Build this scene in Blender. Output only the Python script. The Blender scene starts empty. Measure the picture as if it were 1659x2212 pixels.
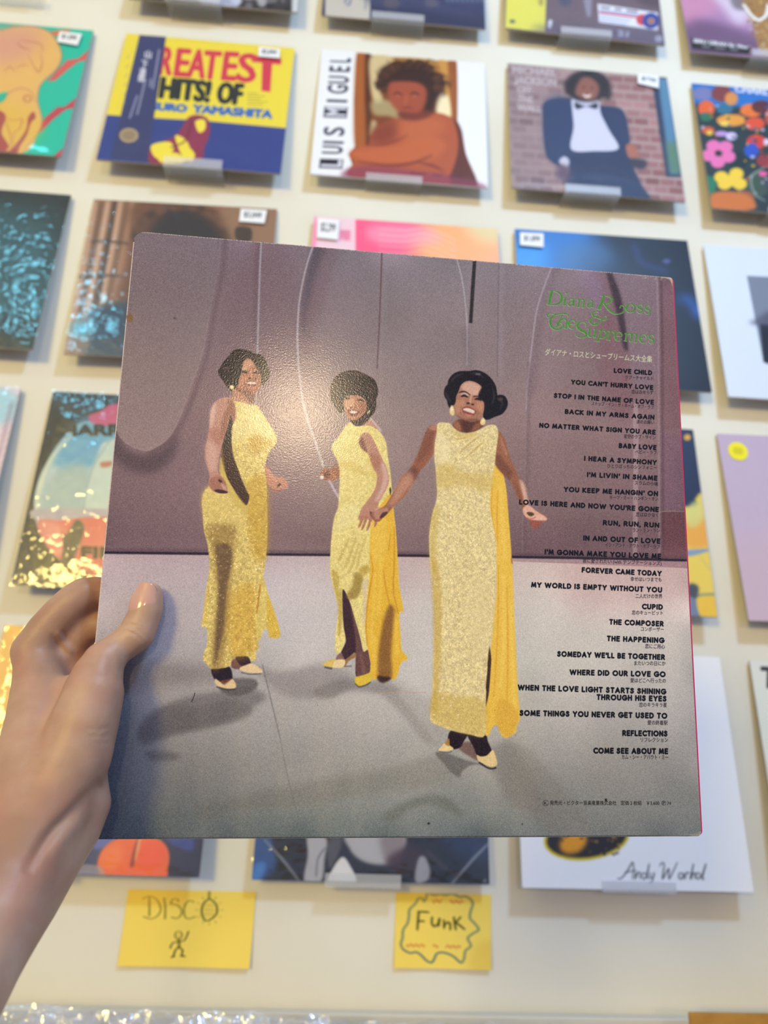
import bpy, bmesh, math, random
import numpy as np
from mathutils import Vector, Matrix, noise
from mathutils.bvhtree import BVHTree
random.seed(7); rng = np.random.default_rng(7)
SC = bpy.context.scene; COL = SC.collection

# ------------------------------------------------------------------ camera
IW, IH = 1659, 2212
FPX = 1568.94
ZB = 2.1                                   # height of the middle of the third row of sleeves above the floor
CP = np.array([-0.055896, -1.083609, -0.710538 + ZB])
PITCH, YAW, ROLL = 0.296006, 0.05391, 0.036177
fwd = np.array([math.sin(YAW)*math.cos(PITCH), math.cos(YAW)*math.cos(PITCH), math.sin(PITCH)])
rgt = np.array([math.cos(YAW), -math.sin(YAW), 0]); upv = np.cross(rgt, fwd)
r2 = rgt*math.cos(ROLL) + upv*math.sin(ROLL); u2 = -rgt*math.sin(ROLL) + upv*math.cos(ROLL)
CM = np.array([r2, u2, -fwd]).T            # camera axes as columns
cam = bpy.data.cameras.new('camera'); co = bpy.data.objects.new('camera', cam); COL.objects.link(co)
M4 = Matrix([[*CM[0], CP[0]], [*CM[1], CP[1]], [*CM[2], CP[2]], [0, 0, 0, 1]])
co.matrix_world = M4
cam.lens = 6.86; cam.sensor_fit = 'HORIZONTAL'; cam.sensor_width = 6.86*IW/FPX
cam.clip_start = 0.02; cam.clip_end = 50
cam.dof.use_dof = True; cam.dof.focus_distance = 0.388; cam.dof.aperture_fstop = 2.0
SC.camera = co
SC.view_settings.view_transform = 'Standard'; SC.view_settings.look = 'None'
SC.view_settings.exposure = 0.0; SC.view_settings.gamma = 1.0

# ------------------------------------------------------------------ world and lights
wd = bpy.data.worlds.new('room_light'); SC.world = wd; wd.use_nodes = True
bg = wd.node_tree.nodes['Background']; bg.inputs[0].default_value = (0.54, 0.67, 1.0, 1); bg.inputs[1].default_value = 0.62
def area(name, loc, target, size, power, color, size_y=None):
    l = bpy.data.lights.new(name, 'AREA'); l.energy = power; l.color = color
    l.shape = 'RECTANGLE'; l.size = size; l.size_y = size_y or size
    o = bpy.data.objects.new(name, l); COL.objects.link(o); o.location = loc
    o.rotation_euler = (Vector(target) - Vector(loc)).to_track_quat('-Z', 'Y').to_euler()
    return o
LA = area('cool_ceiling_panel', (0.72, -1.68, 3.26), (0.5, 0, 1.75), 0.28, 52, (0.405, 0.66, 1.0))
LB = area('warm_lamp', (-2.05, -4.3, 2.45), (0.0, 0, 1.9), 0.8, 104, (1.0, 0.75, 0.20))
LD = area('turquoise_lamp', (-1.28, -1.45, 3.2), (-.5, 0, 2.0), 0.2, 2.2, (0.25, 0.85, 1.0))
LC = area('warm_spot', (0.09, -4.9, 2.42), (-0.05, -0.7, 1.5), 0.24, 26, (1.0, 0.76, 0.48))

# ------------------------------------------------------------------ object helpers
def link(name, me, parent=None, mat=None):
    o = bpy.data.objects.new(name, me); COL.objects.link(o)
    if mat and me is not None: me.materials.append(mat)
    if parent: o.parent = parent
    return o
def tag(o, label=None, cat=None, group=None, kind=None):
    if label: o['label'] = label
    if cat: o['category'] = cat
    if group: o['group'] = group
    if kind: o['kind'] = kind
    return o
def empty(name, mw):
    o = bpy.data.objects.new(name, None); COL.objects.link(o); o.matrix_world = mw; o.empty_display_size = .02
    return o
def bx(bm, x0, x1, y0, y1, z0, z1):
    v = [bm.verts.new(p) for p in ((x0,y0,z0),(x1,y0,z0),(x1,y1,z0),(x0,y1,z0),(x0,y0,z1),(x1,y0,z1),(x1,y1,z1),(x0,y1,z1))]
    for f in ((3,2,1,0),(4,5,6,7),(0,1,5,4),(1,2,6,5),(2,3,7,6),(3,0,4,7)): bm.faces.new([v[i] for i in f])
def me_from(bm, name='mesh', smooth=False):
    me = bpy.data.meshes.new(name); bm.to_mesh(me); bm.free()
    if smooth:
        for p in me.polygons: p.use_smooth = True
    return me
def box(name, x0, x1, y0, y1, z0, z1, mat, parent=None, bevel=0):
    bm = bmesh.new(); bx(bm, x0, x1, y0, y1, z0, z1)
    if bevel: bmesh.ops.bevel(bm, geom=bm.edges[:], offset=bevel, segments=2, affect='EDGES', profile=.5)
    return link(name, me_from(bm, name), parent, mat)
def s2l(c):
    c = np.asarray(c, float)/255.
    return np.where(c <= .04045, c/12.92, ((c+.055)/1.055)**2.4)
def mat_new(name, color=(200,200,200), rough=.5, spec=.5, **k):
    m = bpy.data.materials.new(name); m.use_nodes = True
    b = m.node_tree.nodes['Principled BSDF']
    b.inputs['Base Color'].default_value = (*s2l(color), 1); b.inputs['Roughness'].default_value = rough
    b.inputs['Specular IOR Level'].default_value = spec
    for n, v in k.items(): b.inputs[n.replace('_', ' ')].default_value = v
    return m
def add_bump(m, scale, strength, dist=.001, detail=3, coord='Object', stretch=None, rough_scale=None):
    nt = m.node_tree; b = nt.nodes['Principled BSDF']
    tc = nt.nodes.new('ShaderNodeTexCoord'); nz = nt.nodes.new('ShaderNodeTexNoise'); bp = nt.nodes.new('ShaderNodeBump')
    nz.inputs['Scale'].default_value = scale; nz.inputs['Detail'].default_value = detail
    bp.inputs['Strength'].default_value = strength; bp.inputs['Distance'].default_value = dist
    if stretch:
        mp = nt.nodes.new('ShaderNodeMapping'); mp.inputs['Scale'].default_value = stretch
        nt.links.new(tc.outputs[coord], mp.inputs[0]); nt.links.new(mp.outputs[0], nz.inputs['Vector'])
    else: nt.links.new(tc.outputs[coord], nz.inputs['Vector'])
    nt.links.new(nz.outputs['Fac'], bp.inputs['Height']); nt.links.new(bp.outputs[0], b.inputs['Normal'])
    return nz, bp
def noise_color(m, c1, c2, scale, detail=3, lo=.35, hi=.65):
    nt = m.node_tree; b = nt.nodes['Principled BSDF']
    tc = nt.nodes.new('ShaderNodeTexCoord'); nz = nt.nodes.new('ShaderNodeTexNoise'); rp = nt.nodes.new('ShaderNodeValToRGB')
    nz.inputs['Scale'].default_value = scale; nz.inputs['Detail'].default_value = detail
    rp.color_ramp.elements[0].position = lo; rp.color_ramp.elements[1].position = hi
    rp.color_ramp.elements[0].color = (*s2l(c1), 1); rp.color_ramp.elements[1].color = (*s2l(c2), 1)
    nt.links.new(tc.outputs['Object'], nz.inputs['Vector']); nt.links.new(nz.outputs['Fac'], rp.inputs[0])
    nt.links.new(rp.outputs[0], b.inputs['Base Color'])

# ------------------------------------------------------------------ room shell
M_wall = mat_new('painted_wall', (226,221,210), .75, .25); noise_color(M_wall, (223,217,205), (230,226,216), 3); add_bump(M_wall, 260, .08, .0006)
M_floor = mat_new('grey_floor', (120,112,104), .5); noise_color(M_floor, (110,102,95), (132,124,115), 6)
M_ceil = mat_new('ceiling_paint', (225,225,222), .85)
tag(box('wall_back', -3.2, 3.2, 0, .12, 0, 3.3, M_wall), kind='structure')
tag(box('floor', -3.2, 3.2, -6.2, .12, -.1, 0, M_floor), kind='structure')
tag(box('ceiling', -3.2, 3.2, -6.2, .12, 3.3, 3.4, M_ceil), kind='structure')

# ------------------------------------------------------------------ projection helpers
def proj(P):
    d = np.atleast_2d(P) - CP; z = d @ fwd
    return np.stack([IW/2 + FPX*(d @ r2)/z, IH/2 - FPX*(d @ u2)/z], -1)
def ray(u, v):
    return CM @ np.array([(u-IW/2)/FPX, -(v-IH/2)/FPX, -1.0])
def px_at(u, v, depth):                     # point seen at photo pixel (u,v), at a depth along the view axis
    return CP + ray(u, v)*depth
def homog(src, dst):
    A = []; b = []
    for (x, y), (X, Y) in zip(src, dst):
        A += [[x,y,1,0,0,0,-X*x,-X*y], [0,0,0,x,y,1,-Y*x,-Y*y]]; b += [X, Y]
    h = np.linalg.solve(np.array(A, float), np.array(b, float)); return np.append(h, 1).reshape(3,3)

# ------------------------------------------------------------------ printing: flat artwork drawn as vector shapes
def crom(P, closed, n=8):
    P = np.asarray(P, float); N = len(P); out = []
    idx = range(N) if closed else range(N-1)
    for i in idx:
        if closed: a, b, c, d = P[(i-1)%N], P[i], P[(i+1)%N], P[(i+2)%N]
        else: a, b, c, d = P[max(i-1,0)], P[i], P[i+1], P[min(i+2,N-1)]
        for t in np.arange(n)/n:
            out.append(.5*((2*b)+(-a+c)*t+(2*a-5*b+4*c-d)*t*t+(-a+3*b-3*c+d)*t**3))
    if not closed: out.append(P[-1])
    return np.array(out)
def boxblur(m, r):
    r = max(1, int(round(r)))
    for ax in (0, 1):
        pad = [(0,0),(0,0)]; pad[ax] = (r+1, r)
        c = np.cumsum(np.pad(m, pad, mode='edge'), axis=ax)
        k = 2*r+1
        m = (np.take(c, np.arange(k, c.shape[ax]), ax) - np.take(c, np.arange(0, c.shape[ax]-k), ax))/k
    return m
_txt = {}
def text_edges(s):
    if s in _txt: return _txt[s]
    cu = bpy.data.curves.new('t', 'FONT'); cu.body = s; cu.size = 1; cu.fill_mode = 'NONE'; cu.resolution_u = 3
    ob = bpy.data.objects.new('t', cu); COL.objects.link(ob)
    dg = bpy.context.evaluated_depsgraph_get(); ev = ob.evaluated_get(dg); me = ev.to_mesh()
    v = np.zeros(len(me.vertices)*3, np.float32); me.vertices.foreach_get('co', v); v = v.reshape(-1,3)[:, :2].astype(float)
    e = np.zeros(len(me.edges)*2, np.int32); me.edges.foreach_get('vertices', e); e = e.reshape(-1,2)
    ev.to_mesh_clear(); bpy.data.objects.remove(ob); bpy.data.curves.remove(cu)
    _txt[s] = (v, e); return _txt[s]
def raster(edges, H, W, ss=4):
    """edges: (n,4) x0,y0,x1,y1 in pixels -> even-odd coverage HxW"""
    e = np.asarray(edges, float).copy(); e[:, 1] *= ss; e[:, 3] *= ss
    sw = e[:, 1] > e[:, 3]; e[sw] = e[sw][:, [2,3,0,1]]
    y0 = np.clip(np.ceil(e[:, 1]-.5), 0, H*ss).astype(int); y1 = np.clip(np.ceil(e[:, 3]-.5), 0, H*ss).astype(int)
    n = np.maximum(y1-y0, 0)
    if n.sum() == 0: return np.zeros((H, W))
    k = np.repeat(np.arange(len(e)), n); off = np.arange(n.sum()) - np.repeat(np.cumsum(n)-n, n); yy = y0[k]+off
    x = e[k,0] + (yy+.5-e[k,1])/(e[k,3]-e[k,1])*(e[k,2]-e[k,0])
    o = np.lexsort((x, yy)); yy = yy[o]; x = np.clip(x[o], 0, W-.001)
    sg = np.where(np.arange(len(x)) % 2 == 0, 1., -1.)
    row = yy//ss; c = np.floor(x).astype(int); fr = x-c
    acc = np.zeros((H, W+2)); np.add.at(acc, (row, c), sg*(1-fr)/ss); np.add.at(acc, (row, c+1), sg*fr/ss)
    return np.clip(np.cumsum(acc, 1)[:, :W], 0, 1)
# geometric capitals: strokes on a unit cap height
def arc(cx, cy, rx, ry, a0, a1, n=14):
    return [(cx+rx*math.cos(math.radians(a0+(a1-a0)*i/n)), cy+ry*math.sin(math.radians(a0+(a1-a0)*i/n))) for i in range(n+1)]
CAPS = {
 'A': (.72, [[(0,0),(.36,1),(.72,0)],[(.14,.3),(.58,.3)]]),
 'B': (.52, [[(0,0),(0,1),(.24,1)]+arc(.24,.76,.22,.24,90,-90,8)+[(0,.52),(.26,.52)]+arc(.26,.26,.26,.26,90,-90,8)+[(0,0)]]),
 'C': (.64, [arc(.43,.5,.43,.5,50,310)]), 'D': (.62, [[(0,0),(0,1),(.18,1)]+arc(.18,.5,.44,.5,90,-90)+[(0,0)]]),
 'E': (.46, [[(.46,1),(0,1),(0,0),(.46,0)],[(0,.52),(.42,.52)]]), 'F': (.44, [[(.44,1),(0,1),(0,0)],[(0,.5),(.4,.5)]]),
 'G': (.8, [arc(.43,.5,.43,.5,48,355)+[(.84,.46),(.46,.46)]]), 'H': (.56, [[(0,0),(0,1)],[(.56,0),(.56,1)],[(0,.52),(.56,.52)]]),
 'I': (0, [[(0,0),(0,1)]]), 'K': (.58, [[(0,0),(0,1)],[(.52,1),(.04,.5),(.58,0)]]), 'L': (.42, [[(0,1),(0,0),(.42,0)]]),
 'M': (.8, [[(0,0),(.1,1),(.4,.12),(.7,1),(.8,0)]]), 'N': (.6, [[(0,0),(0,1),(.6,0),(.6,1)]]),
 'O': (.86, [arc(.43,.5,.43,.5,0,360,22)]), 'P': (.5, [[(0,0),(0,1),(.22,1)]+arc(.22,.73,.27,.27,90,-90,8)+[(0,.46)]]),
 'R': (.54, [[(0,0),(0,1),(.22,1)]+arc(.22,.73,.27,.27,90,-90,8)+[(0,.46)],[(.22,.46),(.54,0)]]),
 'S': (.5, [[(.45,.86),(.3,1),(.12,.96),(.04,.78),(.14,.62),(.36,.48),(.48,.3),(.4,.08),(.22,0),(.06,.05),(0,.2)]]),
 'T': (.52, [[(0,1),(.52,1)],[(.26,1),(.26,0)]]), 'U': (.58, [[(0,1),(0,.3)]+arc(.29,.29,.29,.29,180,360,8)+[(.58,1)]]),
 'V': (.74, [[(0,1),(.37,0),(.74,1)]]), 'W': (1.12, [[(0,1),(.28,0),(.56,.95),(.84,0),(1.12,1)]]),
 'Y': (.64, [[(0,1),(.32,.48),(.64,1)],[(.32,.48),(.32,0)]]), "'": (0.02, [[(.02,1),(0,.74)]]), ',': (0.02, [[(.03,.02),(-.04,-.16)]]),
 '!': (0, [[(0,1),(0,.32)],[(0,.02),(0,0)]])}

class Print:
    def __init__(s, n, quad, base):
        """quad: photo pixels of the sheet's corners TL TR BR BL"""
        s.n = n; s.Hm = homog(quad, [(0,0),(n,0),(n,n),(0,n)]); s.a = np.ones((n, n, 3))*np.array(base, float); s.z(0, 0, 1)
    def z(s, ox, oy, sc): s.o = (ox, oy); s.s = sc; return s
    def m(s, P):
        P = np.atleast_2d(np.asarray(P, float))/s.s + np.array(s.o)
        q = np.c_[P, np.ones(len(P))] @ s.Hm.T; return q[:, :2]/q[:, 2:]
    def k(s, P):                             # local scale, canvas px per local unit
        P = np.asarray(P, float).reshape(-1, 2).mean(0); q = s.m([P, P+[1,0], P+[0,1]])
        return .5*(np.linalg.norm(q[1]-q[0])+np.linalg.norm(q[2]-q[0]))
    def box(s, Q, pad):
        x0, y0 = np.floor(Q.min(0)-pad).astype(int); x1, y1 = np.ceil(Q.max(0)+pad).astype(int)+1
        return max(x0,0), max(y0,0), min(x1,s.n), min(y1,s.n)
    def put(s, mask, bb, color, alpha):
        x0, y0, x1, y1 = bb; m = np.clip(mask, 0, 1)[..., None]*alpha; r = s.a[y0:y1, x0:x1]
        c = color(r, bb) if callable(color) else np.array(color, float)
        s.a[y0:y1, x0:x1] = r*(1-m)+c*m
    def finish(s, mask, bb, blur):
        if blur > .4:
            for _ in range(3): mask = boxblur(mask, blur*(.6 if blur < 6 else .85))
        return mask
    def fill(s, P, color, alpha=1, blur=0, smooth=True, tex=None):
        P = np.asarray(P, float); kk = s.k(P); b = blur*kk
        Q = s.m(crom(P, True, 5) if smooth else P); bb = s.box(Q, 2+b*2.8); x0, y0, x1, y1 = bb
        if x1 <= x0 or y1 <= y0: return
        R = np.roll(Q, -1, 0); e = np.c_[Q, R] - np.array([x0, y0, x0, y0])
        m = s.finish(raster(e, y1-y0, x1-x0), bb, b)
        if tex is not None: m = m*tex[y0:y1, x0:x1]
        s.put(m, bb, color, alpha)
    def ell(s, cx, cy, rx, ry, color, alpha=1, blur=0, rot=0):
        t = np.linspace(0, 2*math.pi, 25)[:-1]; c, q = math.cos(rot), math.sin(rot)
        x = rx*np.cos(t); y = ry*np.sin(t)
        s.fill(np.c_[cx+x*c-y*q, cy+x*q+y*c], color, alpha, blur, smooth=False)
    def stroke(s, P, w, color, alpha=1, blur=0, smooth=True):
        P = np.asarray(P, float); w = np.ones(len(P))*w if np.isscalar(w) else np.interp(np.linspace(0,1,len(P)), np.linspace(0,1,len(w)), w)
        kk = s.k(P); b = blur*kk
        if smooth and len(P) > 2: T = crom(np.c_[P, w], False, 5); P = T[:, :2]; w = T[:, 2]
        Q = s.m(P); r = np.maximum(w*kk/2, .35); bb = s.box(Q, r.max()+2+b*2.8); x0, y0, x1, y1 = bb
        if x1 <= x0 or y1 <= y0: return
        m = np.zeros((y1-y0, x1-x0))
        for i in range(len(Q)-1):
            a, c = Q[i], Q[i+1]; pad = max(r[i], r[i+1])+1.5
            u0 = max(int(min(a[0],c[0])-pad)-x0, 0); u1 = min(int(max(a[0],c[0])+pad)+2-x0, x1-x0)
            v0 = max(int(min(a[1],c[1])-pad)-y0, 0); v1 = min(int(max(a[1],c[1])+pad)+2-y0, y1-y0)
            if u1 <= u0 or v1 <= v0: continue
            X, Y = np.meshgrid(np.arange(u0,u1)+x0+.5, np.arange(v0,v1)+y0+.5); d = c-a; L = max(d@d, 1e-9)
            t = np.clip(((X-a[0])*d[0]+(Y-a[1])*d[1])/L, 0, 1)
            D = np.hypot(X-a[0]-t*d[0], Y-a[1]-t*d[1]); cv = np.clip(r[i]+(r[i+1]-r[i])*t-D+.5, 0, 1)
            m[v0:v1, u0:u1] = np.maximum(m[v0:v1, u0:u1], cv)
        s.put(s.finish(m, bb, b), bb, color, alpha)
    def text(s, t, p0, p1, cap, color, alpha=1, bold=0, up=None, blur=0):
        v, e = text_edges(t)
        if len(v) == 0: return
        p0 = np.array(p0, float); p1 = np.array(p1, float); lo, hi = v[:,0].min(), v[:,0].max()
        d = p1-p0; n = np.array([d[1], -d[0]])/np.linalg.norm(d) if up is None else np.array(up, float)/np.linalg.norm(up)
        P = p0 + ((v[:,0]-lo)/(hi-lo))[:,None]*d + (v[:,1]/.70)[:,None]*n*cap
        Q = s.m(P); kk = s.k([p0, p1]); bb = s.box(Q, 3+bold*kk+blur*kk*2); x0, y0, x1, y1 = bb
        if x1 <= x0 or y1 <= y0: return
        E = np.c_[Q[e[:,0]], Q[e[:,1]]] - np.array([x0,y0,x0,y0]); m = np.zeros((y1-y0, x1-x0))
        for ox, oy in ([(0,0)] if not bold else [(0,0),(1,0),(-1,0),(0,1),(0,-1),(.7,.7),(-.7,.7),(.7,-.7),(-.7,-.7)]):
            m = np.maximum(m, raster(E+np.array([ox,oy,ox,oy])*bold*kk, y1-y0, x1-x0))
        s.put(s.finish(m, bb, blur*kk), bb, color, alpha)
    def caps(s, t, p0, p1, cap, color, wt=.2, gap=.40):
        p0 = np.array(p0, float); p1 = np.array(p1, float); d = p1-p0; L = np.linalg.norm(d); n = np.array([d[1], -d[0]])/L
        x = 0; items = []
        for ch in t:
            if ch == ' ': x += .5; continue
            w, st = CAPS[ch]; g = gap*(.85 if ch in "',!" else 1); items.append((x, st)); x += w+g
        tot = x-gap; inner = L-wt*cap; q0 = p0+d/L*wt*cap/2
        for x, st in items:
            for k in st:
                k = np.array(k, float); P = q0 + ((x+k[:,0])/tot)[:,None]*d/L*inner + ((wt/2+k[:,1]*(1-wt))[:,None])*n*cap
                s.stroke(P, wt*cap, color, smooth=False)
    def scribble(s, p0, p1, hgt, w, color, alpha=1, blur=0, words=(5,)):
        p0 = np.array(p0, float); p1 = np.array(p1, float); d = p1-p0; n = sum(words)+1.4*(len(words)-1); x = 0
        for k in words:
            P = [p0+d*((x+i/3*.9)/n)+np.array([0, -hgt*(.15+.7*((i*7+k) % 5)/4)]) for i in range(3*k)]
            s.stroke(P, w, color, alpha, blur); x += k+1.4
    def grain(s, amt, coarse=0):
        s.a += rng.normal(0, amt, s.a.shape[:2])[..., None]
        if coarse: s.a += s.field(6)[..., None]*coarse
    def field(s, r):
        f = rng.normal(0, 1, (s.n, s.n))
        for _ in range(2): f = boxblur(f, r)
        return f/f.std()
    def image(s, name):
        im = bpy.data.images.new(name, s.n, s.n); b = np.ones((s.n, s.n, 4), np.float32)
        b[..., :3] = np.clip(s.a[::-1], 0, 255)/255.; im.pixels.foreach_set(b.ravel()); im.update(); im.pack()
        return im
# ------------------------------------------------------------------ the held sleeve: pose and print
def Rxyz(rx, ry, rz):
    cx,sx,cy,sy,cz,sz = math.cos(rx),math.sin(rx),math.cos(ry),math.sin(ry),math.cos(rz),math.sin(rz)
    return np.array([[cz,-sz,0],[sz,cz,0],[0,0,1]])@np.array([[cy,0,sy],[0,1,0],[-sy,0,cy]])@np.array([[1,0,0],[0,cx,-sx],[0,sx,cx]])
HP = (0.01385, -0.00704, -0.39074, -0.18474, 0.11294, -0.046); HW, HH = 0.314, 0.316
HR = CM @ Rxyz(*HP[3:]); HC = CP + CM @ np.array(HP[:3])
def hpt(x, y, z=0): return HC + HR @ np.array([x, y, z])     # sheet coordinates -> world
hquad = proj([hpt(-HW/2, HH/2), hpt(HW/2, HH/2), hpt(HW/2, -HH/2), hpt(-HW/2, -HH/2)])
def paint_held():
    N = 2048; p = Print(N, hquad, (140,122,126))
    v = (np.arange(N)/N)[:, None]; u = (np.arange(N)/N)[None, :]
    def stops(t, S):
        return np.stack([np.interp(t, [a for a, _ in S], [c[i] for _, c in S]) for i in range(3)], -1)
    p.a = stops(v+0*u, [(0,(136,123,134)),(.12,(140,122,128)),(.3,(152,130,131)),(.45,(140,118,122)),(.53,(118,96,103)),(1,(118,96,103))])
    p.a += (-(np.abs(u-.62)-.3)*14)[..., None]
    f = p.field(60)[..., None]; p.a += f*np.array([3.2,2.4,3.])
    # darker zone to the left under the first panel
    p.fill([(222,930),(300,985),(380,960),(460,800),(520,560),(640,540),(640,1190),(220,1190)], (128,104,112), .55, 22)
    # big rounded panel on the left
    p.z(200,480,2.44)
    panel = [(225,20),(690,40),(675,85),(665,230),(640,350),(620,460),(603,560),(585,660),(555,770),(520,860),(470,1000),(420,1110),(360,1170),(290,1203),(225,1190),(170,1160),(140,1130),(115,1080),(60,1000),(100,400)]
    p.fill([(120,1090),(180,1200),(290,1225),(390,1180),(450,1110),(430,1230),(330,1320),(200,1310),(110,1240),(70,1150)], (84,70,78), .75, 18)
    p.stroke([(700,80),(690,240),(645,460),(610,670),(545,880),(480,1040),(410,1150),(300,1225)], [18,18,18,26,34], (104,84,92), .6, 9)
    def lighter(r, bb):
        y0, y1 = bb[1], bb[3]; t = (np.arange(y0, y1)/N)[:, None]
        return stops(t+0*np.arange(bb[0], bb[2])[None, :], [(0,(134,124,134)),(.1,(136,124,128)),(.25,(150,136,134)),(.4,(156,138,138))])
    p.fill(panel, lighter, .92, 1.2)
    p.stroke(panel[2:16], [2,2,4,5,6,6,4], (178,162,166), .45, 2)
    p.stroke([(640,330),(600,480),(560,640),(500,780)], 60, (165,150,148), .15, 40)
    # vertical light edge and the hoops
    p.stroke([(872,90),(862,320),(850,640)], 22, (110,88,98), .55, 9)
    p.stroke([(890,80),(880,300),(870,640),(865,780),(860,960)], [10,10,9,10], (172,166,176), .95, .6)
    p.stroke([(1205,110),(1160,250),(1125,420),(1110,600)], [60,50,34,14], (84,76,90), .8, 16)
    p.stroke([(1250,120),(1200,330),(1150,520),(1130,760)], [60,70,60,20], (122,94,104), .5, 28)
    p.stroke([(1165,120),(1130,220),(1095,380),(1082,520),(1080,640),(1090,800),(1108,940),(1140,1060),(1175,1160),(1215,1285)], [10,10,10,11,11,12,12,12], (182,170,178), .95, .8)
    p.stroke([(1250,1360),(1270,1405),(1295,1450)], 10, (182,166,178), .95, 1)
    p.stroke([(1525,160),(1515,450),(1500,770)], 8, (98,66,72), .75, 2)
    p.stroke([(1545,170),(1530,480),(1510,770)], 20, (160,144,152), .3, 10)
    p.z(640,420,1.628)
    p.stroke([(563,222),(585,310),(600,450),(600,600)], [5,5,5,4], (172,164,176), .95, .6)
    p.stroke([(595,480),(608,620),(612,900)], 26, (112,98,106), .35, 12)
    p.fill([(621,233),(633,233),(629,300),(619,453),(607,452),(614,330)], (46,42,46), .95, .5, False)
    p.stroke([(712,245),(709,430),(707,640)], 4, (116,100,112), .7, 1.5)
    p.stroke([(722,245),(718,640)], 12, (166,154,166), .35, 6)
    p.stroke([(897,258),(850,390),(830,520),(815,650),(808,760)], [5,6,6,5], (180,166,180), .85, .8)
    p.stroke([(915,262),(868,400),(845,540),(830,700)], 22, (118,100,112), .4, 10)
    p.z(1150,600,5.184)
    # spire shaped panel behind the lettering
    p.fill([(640,-60),(920,-20),(990,200),(1030,400),(1060,650),(1090,950),(1120,1200),(1130,1560),(900,1560),(760,1100),(700,500),(640,200)], (136,100,110), .5, 55)
    p.fill([(830,-60),(920,-10),(990,200),(1025,380),(1050,600),(1075,800),(1020,780),(960,480),(900,220)], (68,60,72), .85, 16)
    p.fill([(560,-60),(760,-40),(800,180),(720,420),(620,200)], (150,134,170), .5, 50)
    p.fill([(920,-60),(1380,-30),(1400,500),(1380,1200),(1140,1200),(1060,600),(1000,220)], (148,134,148), .45, 14)
    p.z(1100,900,4.366)
    p.fill([(1170,-60),(1215,-60),(1215,600),(1205,1300),(1165,1300),(1170,600)], (196,176,182), .6, 6)
    p.stroke([(160,-520),(155,130),(150,480),(130,900),(122,1300)], 8, (176,160,166), .4, 3)
    p.stroke([(185,-500),(180,130),(170,480),(150,900),(142,1300)], 40, (110,92,98), .35, 16)
    # fold beside the spine
    p.fill([(1440,150),(1660,170),(1660,860),(1440,880)], (138,104,134), .4, 10, False)
    p.fill([(1440,900),(1665,900),(1680,1350),(1440,1340)], (112,72,76), .75, 10, False)
    p.z(0,0,1)
    p.fill([(1428,596),(1462,600),(1480,930),(1430,930)], (136,100,108), .45, 8, False)
    p.stroke([(1419,600),(1422,700),(1423,900),(1424,1208)], 4, (196,182,190), .4, 1.6)  # lit edge of the embossed fold, painted as a pale line
    p.stroke([(1427,600),(1430,700),(1431,900),(1432,1208)], 6, (84,62,72), .45, 2.5)  # shaded edge of the embossed fold, painted as a dark line
    # floor
    fl = [(150,1193),(222,1194),(577,1197.5),(880,1200),(1104,1203),(1300,1206),(1425,1209),(1500,1211),(1600,1213),(1600,1900),(100,1900)]
    def floorc(r, bb):
        t = (np.arange(bb[1], bb[3])/N)[:, None]+0*np.arange(bb[0], bb[2])[None, :]
        return stops(t, [(.52,(176,150,158)),(.57,(184,164,170)),(.63,(188,176,182)),(.72,(178,172,176)),(.82,(160,156,160)),(.9,(142,140,143)),(.96,(120,124,128)),(1,(98,106,114))])
    p.fill(fl, floorc, 1, 0, False)
    bb = (0, int(.54*N), N, N); ff = p.field(46)[..., None]; msk = (p.m([(800,1200)])[0][1] < np.arange(N))[:, None, None]
    p.a += ff*msk*np.array([3.4,3.,3.])
    p.fill([(1240,1200),(1500,1205),(1500,1290),(1300,1330),(1210,1290)], (176,138,146), .4, 26)
    p.fill([(560,1230),(720,1230),(720,1420),(560,1400)], (204,200,206), .4, 30)
    p.fill([(880,1300),(940,1300),(940,1560),(870,1500)], (196,190,196), .35, 20)
    # shadows lying on the pictured floor
    dk = (96,90,94)
    p.fill([(150,1425),(440,1440),(460,1470),(260,1500),(200,1560),(150,1560)], (118,110,112), .6, 14)
    p.fill([(150,1500),(260,1490),(300,1600),(250,1830),(130,1830)], (92,96,104), .5, 30)
    p.z(200,1180,1.728)
    p.fill([(170,690),(250,605),(330,570),(440,545),(520,540),(560,520),(650,560),(600,600),(560,640),(430,680),(300,705),(190,745)], dk, .62, 10)
    p.fill([(180,650),(260,600),(380,600),(520,570),(600,610),(540,650),(400,680),(200,720)], (86,80,84), .35, 8)
    p.fill([(200,765),(300,770),(330,785),(300,800),(220,800)], (92,88,94), .6, 8)
    p.fill([(480,500),(600,495),(610,530),(540,560),(480,540)], (78,72,76), .75, 6)
    p.fill([(560,430),(700,470),(860,440),(980,490),(980,520),(860,565),(720,560),(620,480)], (122,114,118), .55, 12)
    p.fill([(820,545),(900,500),(990,500),(1080,510),(1150,540),(1080,550),(960,540),(880,570)], (104,98,102), .55, 8)
    p.fill([(1080,500),(1150,560),(1270,720),(1240,730),(1150,620),(1060,530)], (128,122,124), .55, 8)
    p.fill([(1040,500),(1130,505),(1290,600),(1290,730),(1180,640)], (142,136,138), .45, 14)
    p.fill([(380,980),(560,930),(860,870),(1100,830),(1290,780),(1350,860),(1250,900),(1000,925),(860,960),(600,985),(420,1020)], (112,110,108), .48, 14)
    p.fill([(60,1000),(420,1000),(800,1020),(1000,960),(1000,1120),(40,1120)], (104,116,120), .35, 40)
    p.fill([(1080,1010),(1150,960),(1240,930),(1300,930),(1350,960),(1390,1010),(1330,990),(1260,965),(1180,985),(1120,1030)], (92,96,94), .6, 9)
    p.fill([(1278,770),(1330,775),(1400,800),(1480,820),(1420,815),(1380,840),(1372,862),(1340,845),(1310,810)], (88,84,86), .75, 4)
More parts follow.
